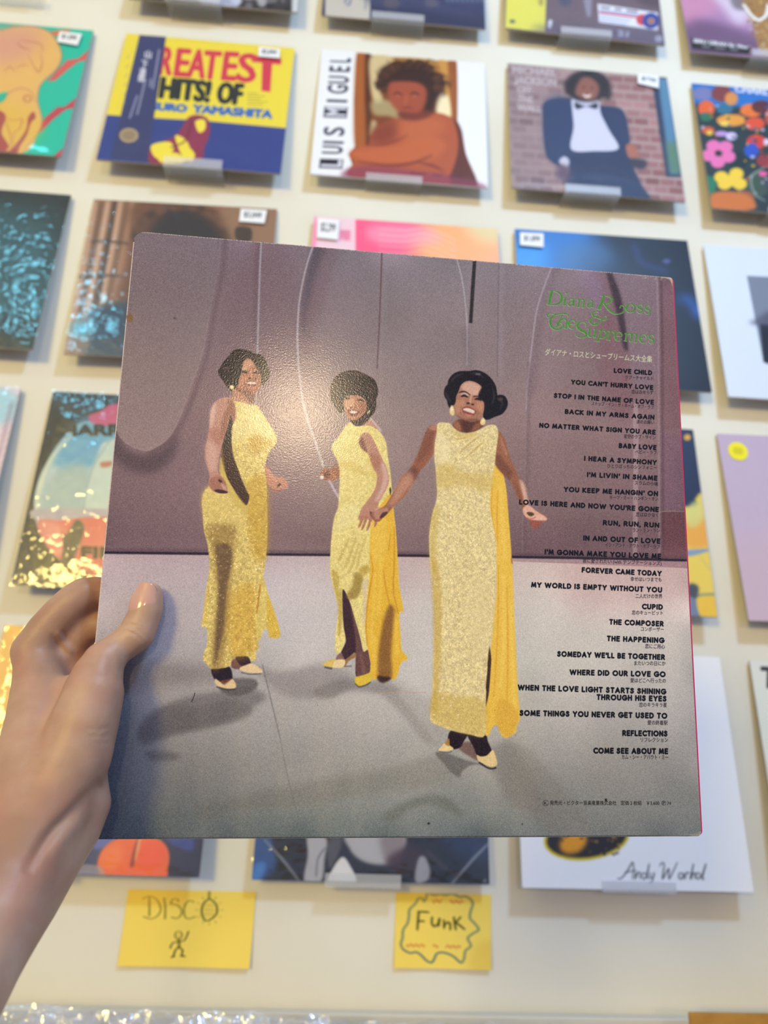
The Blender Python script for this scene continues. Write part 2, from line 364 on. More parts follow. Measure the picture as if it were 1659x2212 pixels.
    p.fill([(1400,740),(1500,745),(1560,730),(1640,860),(1700,960),(1660,1010),(1560,960),(1500,850)], (106,102,104), .6, 14)
    p.z(0,0,1)
    p.fill([(1090,1610),(1135,1615),(1200,1680),(1280,1780),(1250,1812),(1180,1800),(1110,1700)], (112,108,108), .5, 10)
    p.fill([(1280,1590),(1500,1640),(1520,1820),(1180,1820),(1250,1760)], (122,118,114), .35, 40)
    for sx, sw in ((350,40),(440,22),(520,34),(610,18),(700,40),(770,22),(1060,26),(1120,50)):     # faint polishing streaks in the varnish
        p.fill([(sx-sw/2,1450),(sx+sw/2,1460),(sx+sw/2+6,1810),(sx-sw/2,1810)], (176,166,150), .13, 14, False)
    p.stroke([(567,1436),(580,1490),(605,1594)], 1.6, (88,84,90), .8, .3)
    p.stroke([(605,1594),(622,1680),(648,1780)], 1.4, (96,92,96), .55, .4)
    p.stroke([(813,1497),(860,1495),(920,1496.5)], 1.6, (178,140,116), .75, .4)
    p.stroke([(658,1350),(700,1348),(740,1350)], 1.5, (206,202,206), .6, .4)
    p.stroke([(1095,1600),(1130,1640),(1180,1700)], 1.2, (110,106,110), .5, .5)
    p.stroke([(414,1516),(419,1504),(421,1497)], 1.8, (40,36,40), .9)
    p.stroke([(245,1300),(252,1268),(256,1250)], 1, (196,176,184), .3)
    # ---- ink tone of the pictured wall and floor; lower left includes painted hand shade
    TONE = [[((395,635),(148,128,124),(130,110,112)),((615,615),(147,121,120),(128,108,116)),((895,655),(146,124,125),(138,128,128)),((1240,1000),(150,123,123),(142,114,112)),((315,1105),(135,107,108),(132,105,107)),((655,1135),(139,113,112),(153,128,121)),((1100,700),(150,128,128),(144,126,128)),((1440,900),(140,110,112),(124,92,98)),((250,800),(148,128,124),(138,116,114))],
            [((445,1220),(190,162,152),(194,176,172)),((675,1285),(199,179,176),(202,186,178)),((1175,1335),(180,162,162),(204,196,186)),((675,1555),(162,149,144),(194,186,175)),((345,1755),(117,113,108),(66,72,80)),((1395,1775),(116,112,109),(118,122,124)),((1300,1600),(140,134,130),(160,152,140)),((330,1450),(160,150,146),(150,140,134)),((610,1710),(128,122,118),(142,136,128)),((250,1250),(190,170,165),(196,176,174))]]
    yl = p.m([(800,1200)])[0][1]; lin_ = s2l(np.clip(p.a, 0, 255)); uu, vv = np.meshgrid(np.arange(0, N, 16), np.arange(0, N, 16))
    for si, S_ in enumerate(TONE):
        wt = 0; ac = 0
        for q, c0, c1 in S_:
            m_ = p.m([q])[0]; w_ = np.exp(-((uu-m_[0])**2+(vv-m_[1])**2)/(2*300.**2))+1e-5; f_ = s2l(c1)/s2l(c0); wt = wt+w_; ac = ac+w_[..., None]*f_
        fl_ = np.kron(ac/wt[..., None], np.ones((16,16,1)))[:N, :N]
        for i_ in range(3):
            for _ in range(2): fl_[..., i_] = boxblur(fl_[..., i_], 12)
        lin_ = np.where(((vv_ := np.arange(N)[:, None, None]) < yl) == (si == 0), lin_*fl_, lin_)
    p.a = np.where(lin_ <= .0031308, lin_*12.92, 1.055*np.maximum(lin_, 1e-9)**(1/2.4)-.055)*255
    # black skirting line
    p.stroke([(150,1192),(222,1193.5),(577,1197.5),(880,1200),(1104,1203),(1300,1206),(1425,1209),(1520,1211)], 5.2, (24,16,26), .96, .6, False)
    p.stroke([(150,1187),(577,1192),(1104,1198),(1520,1206)], 8, (84,64,74), .5, 3, False)
    # ---- sequin texture for the gowns
    seq = np.clip(p.field(1)*.55+p.field(3)*.5, -1.6, 1.6)
    spark = boxblur((rng.random((N, N)) > .9985).astype(float), 1)*9
    def sequins(amp, sp, tint=(1,1,.7)):
        def f(r, bb):
            x0, y0, x1, y1 = bb; g = seq[y0:y1, x0:x1, None]*amp*np.array(tint)+spark[y0:y1, x0:x1, None]*sp*np.array([1,.97,.8]); return r+g
        return f
    Y2 = (216,197,118)
    HAIR = (24,14,16)
    # ---- first singer (left)
    p.z(420,720,5.395)
    p.fill([(820,1540),(870,1580),(940,1660),(1050,1690),(1095,1770),(1080,1800),(1010,1830),(940,1850),(880,1800),(860,1760),(825,1700)], (190,136,116), 1, 3)
    p.fill([(990,1745),(1010,1760),(960,1800),(975,1765)], (50,26,24), .9, 3)
    p.stroke([(870,1780),(900,1815),(960,1835),(1020,1825)], 12, (110,66,56), .6, 4)
    p.stroke([(840,1590),(900,1680),(960,1720)], 16, (220,176,158), .5, 8)
    low = 2050
    dress = [(405,752),(470,785),(560,800),(640,828),(720,832),(770,900),(850,1020),(920,1130),(962,1240),(940,1300),(870,1390),(832,1500),(822,1600),(840,1760),(848,1900),(850,low+300),(840,low+500),(822,low+660),(805,low+780),
             (850,low+960),(890,low+1110),(935,low+1260),(1000,low+1440),(970,low+1490),(905,low+1500),(862,low+1465),(855,low+1400),(800,low+1415),(775,low+1500),(738,low+1545),(748,low+1610),(715,low+1660),(722,low+1735),(660,low+1772),
             (622,low+1715),(480,low+1722),(430,low+1770),(400,low+1835),(205,low+1862),(140,low+1800),(102,low+1755),(120,low+1640),(150,low+1560),(146,low+1400),(82,low+1350),(110,low+1190),(150,low+850),(176,low+650),(150,low+400),(110,low+250),
             (92,low),(85,1950),(110,1850),(165,1780),(300,1660),(330,1500),(420,1200),(430,1000),(470,900),(445,800)]
    p.fill([(440,low+1760),(540,low+1740),(600,low+1800),(560,low+1860),(440,low+1850)], (112,74,62), .9, 5)
    p.fill([(478,low+1725),(560,low+1700),(622,low+1712),(655,low+1800),(560,low+1822),(520,low+1800)], (52,34,40), 1, 3)
    p.fill([(528,low+1848),(590,low+1820),(652,low+1798),(720,low+1820),(796,low+1890),(750,low+1912),(640,low+1905),(545,low+1880)], (232,208,166), 1, 2)
    p.stroke([(545,low+1900),(640,low+1922),(770,low+1918)], 12, (60,48,50), .7, 4)
    p.fill([(204,low+1850),(400,low+1830),(440,low+1985),(345,low+2022),(240,low+1992)], (38,24,32), 1, 3)
    p.fill([(240,low+1975),(300,low+2010),(350,low+2030),(440,low+1978),(486,low+2050),(470,low+2085),(380,low+2092),(258,low+2052)], (226,202,156), 1, 2)
    p.fill([(300,low+2000),(345,low+2045),(410,low+2000),(430,low+1975),(350,low+1990)], (120,72,56), .8, 4)
    p.stroke([(260,low+2072),(370,low+2102),(480,low+2098)], 12, (50,40,44), .8, 4)
    p.fill(dress, Y2, 1, 1.5)
    p.fill(dress, sequins(15, 60), 1, 1.5)
    p.fill([(470,820),(700,850),(840,1040),(930,1200),(880,1260),(640,1210),(460,1250),(440,1050)], (232,222,158), .6, 26)
    p.fill([(700,1190),(890,1240),(850,1330),(690,1420),(640,1330)], (196,162,66), .65, 22)
    p.fill([(600,1240),(760,1210),(800,1290),(700,1340)], (184,146,50), .45, 16)
    p.fill([(620,1700),(845,1700),(850,low+500),(700,low+560),(620,low+200),(590,1950)], (196,156,52), .6, 36)
    p.fill([(110,1830),(330,1760),(500,1960),(600,low+120),(500,low+220),(200,low+180),(100,low+60)], (220,200,120), .6, 30)
    p.fill([(150,low+200),(450,low+180),(480,low+320),(430,low+700),(420,low+1000),(400,low+1300),(360,low+1600),(300,low+1850),(200,low+1850),(230,low+1400),(250,low+900),(200,low+500)], (128,98,50), .55, 28)
    p.fill([(250,low+420),(420,low+430),(430,low+640),(380,low+900),(360,low+1200),(340,low+1400),(270,low+1700),(230,low+1820),(250,low+1400),(280,low+1000),(270,low+700)], (84,62,52), .6, 20)
    p.fill([(420,low+1000),(700,low+900),(720,low+1500),(680,low+1680),(420,low+1700)], (204,158,46), .5, 40)
    p.fill([(800,low+800),(850,low+960),(1000,low+1440),(905,low+1500),(855,low+1400),(800,low+1410),(740,low+1540),(720,low+1300),(770,low+960)], (220,202,110), .6, 8)
    p.fill([(850,low+1000),(1000,low+1440),(905,low+1495),(862,low+1440)], (216,180,60), .7, 8)
    p.fill([(760,low+880),(776,low+900),(755,low+1040),(735,low+1200),(722,low+1200),(738,low+1040)], (184,124,40), .8, 5)
    p.fill([(150,low+840),(160,low+1300),(100,low+1340),(90,low+1330)], (224,196,92), .5, 6)
    p.fill(dress, sequins(4, 46), 1, 1.5)
    for _ in range(50):
        x = rng.uniform(170, 780); y = low+rng.uniform(80, 1780); p.ell(x, y, rng.uniform(4,10), rng.uniform(3,8), (250,242,206), .85, 2)
    # dark underside seen between arm and body
    p.fill([(420,940),(452,1040),(432,1100),(432,1250),(452,1420),(500,1560),(550,1700),(605,1830),(640,1905),(600,2010),(520,1930),(450,1810),(380,1690),(340,1560),(315,1450),(320,1330),(345,1230),(372,1100)], (66,44,30), 1, 6)
    p.fill([(370,1100),(425,1000),(430,1200),(360,1400),(330,1300)], (48,46,42), .7, 12)
    p.fill([(310,1440),(345,1560),(390,1700),(500,1880),(600,2000),(640,1990),(600,2100),(480,2000),(350,1780),(290,1600)], (206,184,96), .8, 6)
    p.stroke([(320,1340),(335,1480),(350,1600)], 20, (150,124,60), .6, 8)
    # arm
    arm = [(430,762),(385,748),(330,748),(250,790),(205,870),(182,960),(172,1080),(150,1230),(124,1350),(132,1480),(165,1600),(176,1680),(163,1750),(180,1800),(225,1845),(300,1860),(382,1862),(378,1780),(345,1700),(292,1640),(272,1560),(290,1440),(312,1340),(350,1200),(390,1080),(418,950),(450,1030),(475,1000),(478,900),(452,800)]
    p.fill(arm, (188,142,126), 1, 2)
    p.fill([(400,770),(470,820),(478,980),(450,1030),(418,940),(380,1080),(340,1210),(300,1240),(330,1000),(380,860)], (142,94,76), .8, 16)
    p.fill([(210,1100),(340,1150),(300,1290),(220,1290)], (168,116,100), .6, 22)
    p.fill([(190,880),(250,810),(240,960),(200,1100),(180,1050)], (222,188,172), .8, 14)
    p.fill([(150,1260),(240,1290),(270,1400),(240,1600),(180,1600),(135,1450)], (212,176,164), .7, 22)
    p.fill([(180,1700),(290,1660),(360,1740),(370,1850),(240,1840),(180,1780)], (150,98,80), .6, 12)
    p.ell(300, 1720, 26, 16, (52,22,22), .9, 4, .5); p.fill([(230,1830),(300,1820),(384,1845),(380,1862),(290,1862)], (48,22,30), .9, 5)
    p.fill([(310,1750),(360,1780),(370,1830),(330,1810)], (206,164,150), .8, 6)
    # neck, hair, face
    p.fill([(470,640),(560,690),(640,712),(704,690),(700,770),(690,832),(640,826),(560,802),(470,782),(420,760),(448,710)], (176,128,104), 1, 2)
    p.fill([(590,690),(700,690),(690,828),(640,800),(600,740)], (96,62,56), .75, 14)
    p.stroke([(450,745),(560,790),(680,825)], 14, (208,168,140), .6, 6)
    hair = [(275,440),(300,400),(345,325),(405,262),(435,215),(500,185),(575,190),(650,208),(710,240),(765,245),(815,295),(855,380),(882,450),(872,520),(835,570),(780,605),(700,560),(560,560),(505,620),(440,672),(390,635),(340,560),(300,510),(282,470)]
    p.fill(hair, HAIR, 1, 2.5)
    for q in ([(300,430),(360,400),(420,400)],[(320,380),(380,340),(420,280),(500,225)],[(430,250),(520,220),(640,235)],[(780,300),(830,400),(850,480)],[(440,300),(500,330),(480,420)]):
        p.stroke(q, [6,16,6], (92,62,60), .5, 6)
    p.ell(370, 410, 44, 20, (108,76,72), .5, 8, .2)
    face = [(556,430),(562,360),(590,310),(622,290),(655,302),(690,340),(715,390),(745,440),(770,490),(778,560),(768,630),(735,680),(692,706),(640,708),(570,680),(505,665),(478,640),(510,600),(525,530),(540,480)]
    p.fill(face, (158,106,82), 1, 3)
    p.fill([(575,330),(625,300),(665,320),(690,370),(640,410),(570,400)], (196,150,126), .8, 12)
    p.fill([(540,500),(620,490),(600,600),(540,640),(510,600)], (190,134,104), .7, 14)
    p.fill([(480,640),(600,670),(700,690),(640,712),(540,690)], (104,62,48), .6, 10)
    p.fill([(552,405),(600,398),(606,425),(560,430)], (216,184,150), .8, 6)
    p.stroke([(552,455),(585,448),(618,462)], [8,30,12], (30,18,22), .95, 3); p.stroke([(686,470),(715,455),(748,466)], [8,28,12], (30,18,22), .95, 3)
    p.stroke([(690,440),(720,428),(744,440)], 10, (206,164,132), .6, 4)
    p.stroke([(655,420),(660,470),(664,505)], [16,20,26], (206,154,124), .7, 8)
    p.ell(648, 522, 18, 11, (70,34,30), .9, 4); p.ell(708, 528, 16, 10, (70,34,30), .9, 4)
    p.fill([(588,580),(630,558),(690,556),(735,575),(740,600),(700,618),(640,610),(600,598)], (112,54,50), .9, 4)
    p.fill([(600,582),(640,566),(690,566),(728,580),(700,594),(640,592)], (222,206,192), 1, 2.5)
    p.stroke([(620,625),(670,640),(715,628)], [10,22,10], (196,124,108), .8, 6)
    p.stroke([(585,560),(575,600),(585,640)], 8, (112,66,54), .5, 5)
    p.ell(436, 628, 28, 26, (232,216,156), 1, 2); p.ell(455, 660, 16, 14, (190,168,100), 1, 2); p.ell(428, 620, 10, 8, (252,246,216), 1, 2)
    # ---- second singer (middle)
    p.z(680,780,5.823); L = 1980
    p.stroke([(250,1330),(300,1350),(310,1440)], 90, (150,112,96), .9, 6)
    d2 = [(440,765),(500,812),(560,818),(640,808),(700,810),(790,860),(870,960),(902,1060),(920,1200),(950,1400),(970,1600),(978,1700),(992,1900),(1012,2050),(1024,2212),(1040,L+500),(1060,L+850),(1112,L+1150),(1062,L+1200),(1080,L+1500),(1092,L+1650),(1170,L+1762),(1085,L+1812),(1040,L+1965),(992,L+2032),(930,L+1985),(860,L+2010),(780,L+2020),(715,L+2000),(700,L+1800),(668,L+1650),(612,L+1672),(572,L+1500),(500,L+1250),(432,L+1020),(352,L+888),(344,L+1100),(360,L+1350),(385,L+1500),(370,L+1590),(312,L+1690),(260,L+1680),(254,L+1500),(285,L+1250),(292,L+1100),(240,L+900),(192,L+650),(200,L+350),(222,L+120),(250,1950),(292,1840),(300,1700),(312,1500),(300,1300),(255,1200),(215,1100),(230,1030),(300,950),(370,840)]
    lg = [(350,L+880),(430,L+1020),(505,L+1250),(572,L+1500),(612,L+1672),(680,L+1655),(718,L+1830),(700,L+1930),(640,L+1960),(520,L+1985),(515,L+1700),(440,L+1740),(375,L+1775),(330,L+1690),(385,L+1560),(385,L+1500),(360,L+1350),(345,L+1100)]
    p.fill(lg, (62,38,42), 1, 3)
    p.fill([(440,L+1060),(505,L+1250),(572,L+1500),(612,L+1672),(680,L+1660),(716,L+1830),(690,L+1930),(600,L+1975),(526,L+1975),(515,L+1700),(505,L+1450)], (112,78,72), .85, 10)
    p.stroke([(580,L+1720),(610,L+1850),(620,L+1940)], 40, (140,104,92), .5, 14)
    p.fill([(270,L+1740),(330,L+1690),(372,L+1770),(350,L+1800),(280,L+1790)], (134,98,86), .9, 4)
    p.fill([(510,L+1690),(515,L+1740),(430,L+1790),(380,L+1860),(372,L+1790)], (150,110,60), .9, 4)
    p.fill([(98,L+1832),(170,L+1790),(250,L+1765),(262,L+1790),(372,L+1782),(362,L+1862),(300,L+1872),(235,L+1872),(130,L+1856)], (222,196,106), 1, 2)
    p.fill([(262,L+1785),(372,L+1778),(362,L+1862),(232,L+1872)], (236,216,168), 1, 3)
    p.stroke([(130,L+1872),(210,L+1888)], 22, (58,46,44), .7, 5); p.stroke([(370,L+1860),(460,L+1858)], 14, (60,50,50), .6, 5)
    p.fill(d2, (228,216,140), 1, 1.5)
    p.fill(d2, sequins(7, 14), 1, 1.5)
    drape = [(800,1850),(900,1720),(960,1680),(992,1900),(1024,2212),(1040,L+500),(1060,L+850),(1112,L+1150),(1062,L+1200),(1080,L+1500),(1092,L+1650),(1170,L+1762),(1085,L+1812),(1040,L+1965),(992,L+2032),(930,L+1985),(860,L+2010),(780,L+2020),(715,L+2000),(700,L+1800),(660,L+1600),(638,L+1350),(650,L+1100),(690,L+700),(690,L+350),(715,L+60),(760,L-40)]
    p.fill(drape, (228,186,58), 1, 3)
    p.fill([(720,L),(800,L-100),(900,L),(900,L+400),(760,L+600),(700,L+500)], (236,204,92), .6, 24)
    for q in ([(700,L+450),(730,L+650),(690,L+900),(660,L+1100),(642,L+1350),(660,L+1600)],[(950,L+200),(930,L+400)],[(1000,L+100),(1000,L+500),(990,L+900),(1050,L+1190)],[(860,L+640),(900,L+900),(960,L+1150)]):
        p.stroke(q, [12,20,14], (196,130,24), .6, 6)
    for q in ([(760,L+700),(740,L+1100),(700,L+1600)],[(840,L+500),(820,L+900),(800,L+1200)],[(1020,L+1250),(1040,L+1700)],[(760,L+1500),(750,L+1900)]):
        p.stroke(q, 46, (240,210,92), .5, 20)
    p.fill([(930,L+1100),(1000,L+1140),(980,L+1400),(960,L+1700),(970,L+1980),(900,L+2045),(800,L+2010),(800,L+1700),(850,L+1350)], (118,78,40), .8, 22)
    p.fill([(790,L+1980),(900,L+1990),(960,L+2010),(870,L+2065),(800,L+2040)], (46,26,24), .85, 10)
    p.fill([(505,L+2002),(545,L+1985),(620,L+1965),(690,L+1930),(700,L+1850),(712,L+1870),(716,L+1990),(705,L+2045),(620,L+2092),(535,L+2108),(508,L+2060)], (224,196,62), 1, 2)
    p.stroke([(510,L+2080),(560,L+2118),(640,L+2098),(700,L+2060)], 14, (54,44,38), .75, 5)
    for q in ([(430,L+250),(330,L+480),(290,L+560)],[(520,L+240),(420,L+520),(360,L+640)],[(560,L+300),(480,L+560),(420,L+690)],[(640,L+230),(560,L+480),(520,L+650)]):
        p.stroke(q, [18,34,16], (186,164,84), .55, 12)
    p.fill([(500,L+690),(600,L+720),(580,L+900),(520,L+1000),(430,L+1020),(400,L+960),(470,L+850)], (146,122,50), .75, 16)
    p.fill([(560,L+640),(660,L+580),(690,L+660),(600,L+720)], (186,156,62), .7, 12)
    p.fill([(590,L+820),(665,L+760),(650,L+1000),(636,L+1300),(600,L+1300),(610,L+1000)], (216,198,170), .8, 10)
    p.fill([(210,L+640),(300,L+720),(300,L+900),(340,L+900),(345,L+1250),(300,L+1500),(290,L+1100),(240,L+860)], (184,160,72), .7, 14)
    p.fill([(300,1300),(440,1260),(560,1340),(720,1420),(640,1450),(480,1400),(320,1330)], (206,182,88), .4, 18)
    p.fill([(640,1120),(760,1400),(770,1470),(690,1700),(640,1760),(740,1560),(700,1350)], (212,188,90), .5, 16)
    p.fill([(330,1850),(560,1800),(560,1960),(300,2150),(250,2100)], (238,232,180), .4, 30)
    p.fill(d2, sequins(3, 16), 1, 1.5)
    # shoulders, arm
    p.fill([(600,800),(660,730),(690,690),(740,750),(820,850),(790,862),(700,812)], (186,142,120), 1, 4)
    p.stroke([(680,705),(760,790),(830,880)], [20,30,26], (198,180,190), .8, 5)
    arm2 = [(555,1010),(575,945),(612,906),(680,908),(735,985),(800,1120),(850,1235),(900,1330),(936,1480),(905,1600),(850,1700),(805,1790),(800,1850),(870,1890),(800,1960),(740,1960),(715,2020),(640,1975),(600,2010),(545,1990),(560,1930),(590,1850),(660,1760),(740,1640),(770,1560),(782,1440),(742,1360),(700,1250),(668,1160),(620,1120),(580,1080)]
    p.fill(arm2, (184,138,118), 1, 2.5)
    p.fill([(560,1010),(600,960),(640,1080),(660,1150),(600,1110),(570,1060)], (120,78,66), .85, 10)
    p.fill([(690,1150),(800,1200),(830,1300),(760,1370),(720,1290)], (164,108,82), .6, 16)
    p.fill([(830,1260),(900,1340),(925,1480),(880,1620),(800,1760),(760,1740),(830,1600),(860,1440)], (216,186,178), .7, 18)
    for q in ([(600,1960),(580,2030),(552,2090)],[(650,1960),(625,2040),(592,2118)],[(705,1960),(685,2050),(655,2125)],[(770,1960),(765,2040),(752,2080)]):
        p.stroke(q, [40,30,18], (176,124,100), 1, 2.5); p.stroke([(x+9,y) for x,y in q[1:]], [8,6], (130,80,60), .5, 4)
    p.fill([(700,1890),(780,1960),(830,1990),(800,2010),(740,1990),(700,1940)], (78,40,36), .8, 8)
    p.fill([(790,1840),(840,1850),(850,1950),(800,1960),(760,1880)], (206,166,150), .8, 8)
    p.fill([(850,1900),(910,1890),(900,1920),(840,1950)], (40,22,22), .8, 6)
    p.ell(820, 1935, 14, 22, (232,214,206), .8, 4)
    p.fill([(940,1600),(955,1590),(962,1640),(950,1690),(942,1650)], (40,30,12), .9, 2)
    # hand with microphone
    p.fill([(68,1405),(95,1370),(135,1345),(205,1362),(255,1345),(300,1335),(306,1420),(265,1500),(180,1505),(110,1492),(75,1450)], (156,104,80), 1, 4)
    p.fill([(130,1390),(200,1400),(170,1470),(120,1450)], (96,52,40), .7, 8); p.ell(90, 1460, 26, 22, (238,230,232), .95, 4)
    p.stroke([(200,1400),(250,1450),(268,1490)], 18, (206,150,116), .7, 6)
    p.stroke([(178,1508),(235,1600),(292,1690)], 24, (188,176,190), .95, 2)
    # neck and head
    p.fill([(450,740),(560,700),(640,620),(700,680),(690,720),(620,790),(540,818),(480,790)], (52,34,34), 1, 5)
    hair2 = [(195,400),(205,300),(255,205),(335,148),(430,118),(540,125),(640,170),(740,225),(780,300),(796,400),(770,480),(772,570),(745,645),(700,690),(650,640),(640,500),(560,440),(430,430),(370,480),(365,630),(310,645),(245,560),(202,480)]
    p.fill(hair2, (28,18,18), 1, 3)
    for q in ([(230,330),(290,230),(400,170)],[(300,190),(430,150),(540,150),(640,200)],[(640,280),(720,290),(760,380)],[(560,330),(480,310),(400,340)],[(700,420),(730,520),(720,600)],[(440,190),(540,175),(620,200)],[(620,330),(700,350),(740,440)]):
        p.stroke(q, [8,22,8], (112,84,82), .5, 8)
    p.fill([(290,330),(380,220),(540,200),(640,240),(500,300),(360,360)], (26,20,20), .6, 16)
    face2 = [(368,480),(400,452),(460,440),(520,430),(570,445),(625,480),(655,560),(640,640),(590,690),(525,742),(450,742),(408,690),(378,620),(364,540)]
    p.fill(face2, (172,122,94), 1, 4)
    p.fill([(380,500),(440,480),(480,470),(470,560),(420,600),(380,580)], (214,168,136), .65, 12)
    p.fill([(560,520),(640,540),(630,640),(580,680),(570,600)], (140,92,70), .6, 14)
    p.stroke([(380,480),(405,466),(440,476)], [8,24,8], (40,24,24), .9, 3.5); p.stroke([(535,490),(580,490),(625,508)], [8,26,8], (40,24,24), .9, 3.5)
    p.stroke([(480,480),(478,530),(470,560)], [14,22,26], (220,172,140), .7, 8)
    p.ell(455, 580, 14, 9, (76,40,34), .9, 4); p.ell(505, 582, 14, 9, (76,40,34), .9, 4)
    p.fill([(415,625),(460,612),(520,618),(565,632),(545,670),(490,694),(445,680)], (108,52,46), .9, 4)
    p.fill([(435,632),(480,624),(520,630),(540,640),(510,658),(455,656)], (230,214,202), 1, 3)
    p.stroke([(440,700),(480,718),(520,705)], [8,18,8], (208,150,120), .7, 6)
    p.stroke([(664,655),(690,625)], 18, (236,224,160), 1, 2)
    # ---- third singer (right, in front)
    p.z(880,780,4.809)
    F0 = lambda x, y: ((880+x/4.607-880)*4.809, (1200+y/4.607-780)*4.809)
    p.fill([F0(*q) for q in ((530,1870),(640,1860),(700,1960),(705,2040),(620,2000),(520,1930))], (112,82,74), .8, 8)
    p.fill([F0(*q) for q in ((438,1740),(600,1760),(560,1850),(525,1910),(450,1925),(402,1850))], (36,24,28), 1, 3)
    p.fill([F0(*q) for q in ((600,1770),(770,1780),(800,1850),(842,1960),(790,1995),(700,1992),(655,1900))], (36,24,28), 1, 3)
    p.fill([F0(*q) for q in ((308,1932),(345,1895),(372,1868),(455,1912),(440,1938),(370,1948),(325,1945))], (234,212,152), 1, 2)
    p.fill([F0(*q) for q in ((372,1868),(415,1820),(420,1890),(400,1895))], (176,132,70), .9, 3)
    p.fill([F0(*q) for q in ((690,1985),(730,2000),(790,1990),(850,1935),(882,2010),(890,2082),(835,2104),(770,2080),(705,2040))], (226,206,150), 1, 2)
    p.stroke([F0(*q) for q in ((715,2060),(790,2108),(840,2122),(880,2112))], 16, (34,28,34), .85, 4); p.stroke([F0(*q) for q in ((320,1952),(400,1962),(440,1948))], 10, (70,60,62), .7, 4)
    drp = [(905,1085),(960,1110),(1000,1190),(1030,1350),(1050,1600),(1075,1900),(1085,2100)]+[F0(*q) for q in ((1040,0),(1052,250),(1060,500),(1078,900),(1100,1350),(1122,1600),(1085,1700),(1085,1750),(1025,1795),(970,1815),(925,1770),(905,1700),(870,1685),(828,1740),(822,1775),(775,1775),(775,1500),(800,1200),(830,900),(860,600),(885,300),(880,0))]+[(890,1900),(860,1600),(850,1500),(860,1300)]
    p.fill(drp, (234,196,78), 1, 2.5)
    for q in ([(940,1350),(930,1600),(940,1900)],[F0(905,100),F0(900,700),F0(860,1400)],[F0(990,300),F0(1000,900),F0(990,1500)],[(880,1300),(875,1600),(925,1850)]):
        p.stroke(q, [12,18,12], (216,158,44), .6, 7)
    for q in ([(970,1300),(990,1700),(1020,2050)],[F0(960,200),F0(960,900),F0(930,1300)],[F0(1030,500),F0(1050,1100),F0(1070,1500)]):
        p.stroke(q, 40, (244,214,108), .5, 16)
    p.fill([F0(*q) for q in ((900,1450),(1000,1450),(1110,1600),(1020,1800),(930,1760),(880,1650))], (212,164,56), .5, 16)
    p.fill([F0(*q) for q in ((1030,20),(1042,40),(1048,90),(1034,70))], (150,104,40), .8, 3)
    # arms
    p.z(0,0,1)
    a3 = [(944,920),(934,919),(924,925),(911,957),(903,980),(884,1015),(865,1032),(855,1055),(845,1070),(834,1089),(822,1098),(807,1106),(801,1111),(807,1124),(817,1127),(829,1117),(843,1103),(852,1092),(874,1072),(886,1053),(897,1036),(907,1018),(921,1003),(937,978),(939,966),(944,935)]
    p.fill(a3, (150,98,74), 1, .5)
    p.fill([(925,930),(937,925),(934,965),(915,990),(900,1002),(910,965)], (122,76,60), .7, 4)
    p.fill([(884,1015),(900,1010),(900,1030),(886,1035)], (92,56,56), .7, 4)
    p.fill([(865,1035),(888,1020),(892,1040),(872,1068),(848,1092),(838,1092),(850,1068)], (198,152,128), .75, 4)
    p.fill([(926,925),(938,918),(946,916),(940,930)], (196,146,126), .7, 2)
    p.fill([(807,1106),(822,1100),(836,1096),(838,1106),(822,1120),(812,1122)], (190,142,124), .8, 2)
    p.fill([(826,1108),(838,1106),(830,1116),(820,1120)], (52,28,26), .8, 1.5)
    p.z(880,780,4.809)
    a4 = [(935,730),(975,748),(1018,830),(1060,980),(1110,1100),(1168,1230),(1212,1270),(1235,1340),(1250,1420),(1262,1500),(1300,1540),(1345,1562),(1400,1580),(1432,1605),(1446,1650),(1405,1670),(1360,1710),(1330,1745),(1290,1722),(1262,1655),(1205,1590),(1195,1530),(1140,1400),(1060,1235),(1000,1180),(920,1085),(905,1000),(925,900)]
    p.fill(a4, (152,102,76), 1, 2.5)
    p.fill([(920,1085),(930,960),(1000,1030),(1090,1150),(1060,1230),(1000,1180)], (112,72,56), .7, 14)
    p.fill([(1165,1235),(1212,1275),(1235,1350),(1256,1500),(1215,1490),(1195,1380)], (226,196,186), .8, 12)
    p.fill([(960,770),(1000,860),(1040,960),(1020,980),(980,880)], (192,136,112), .6, 10)
    p.stroke([(1120,1270),(1170,1400),(1205,1500)], 40, (122,76,54), .5, 14)
    p.fill([(1200,1530),(1262,1500),(1345,1562),(1440,1620),(1440,1655),(1370,1650),(1280,1650),(1215,1600)], (226,180,160), .95, 5)
    p.fill([(1240,1572),(1290,1570),(1318,1590),(1300,1612),(1262,1605)], (74,60,28), .9, 5)
    p.fill([(1265,1655),(1330,1660),(1400,1668),(1340,1742),(1300,1722)], (150,84,76), .8, 6)
    p.fill([(1290,1625),(1330,1600),(1400,1610),(1430,1645),(1360,1655)], (232,188,176), .8, 8)
    p.stroke([(1245,1630),(1290,1640),(1330,1620)], 12, (180,92,80), .7, 5)
    # dress
    d3 = [(320,645),(400,640),(440,648),(480,690),(540,735),(600,744),(690,732),(770,702),(840,665),(915,668),(945,740),(930,880),(915,1000),(905,1100),(870,1300),(860,1500),(880,1650),(920,1850),(925,2010),(926,2150)]+[F0(*q) for q in ((890,120),(865,450),(850,700),(815,900),(800,1100),(790,1250),(778,1500),(772,1790),(620,1782),(450,1745),(330,1700),(230,1642),(245,1450),(252,1200),(262,900),(270,700),(268,450),(240,200))]+[(240,2150),(226,1950),(228,1780),(258,1590),(290,1480),(308,1390),(302,1250),(295,1150),(280,1000),(283,880),(300,760)]
    p.fill([F0(*q) for q in ((812,900),(832,1000),(830,1100),(812,1350),(788,1480),(780,1500),(785,1300),(795,1100))], (60,40,26), 1, 3)
    p.fill(d3, (224,211,156), 1, 1.5)
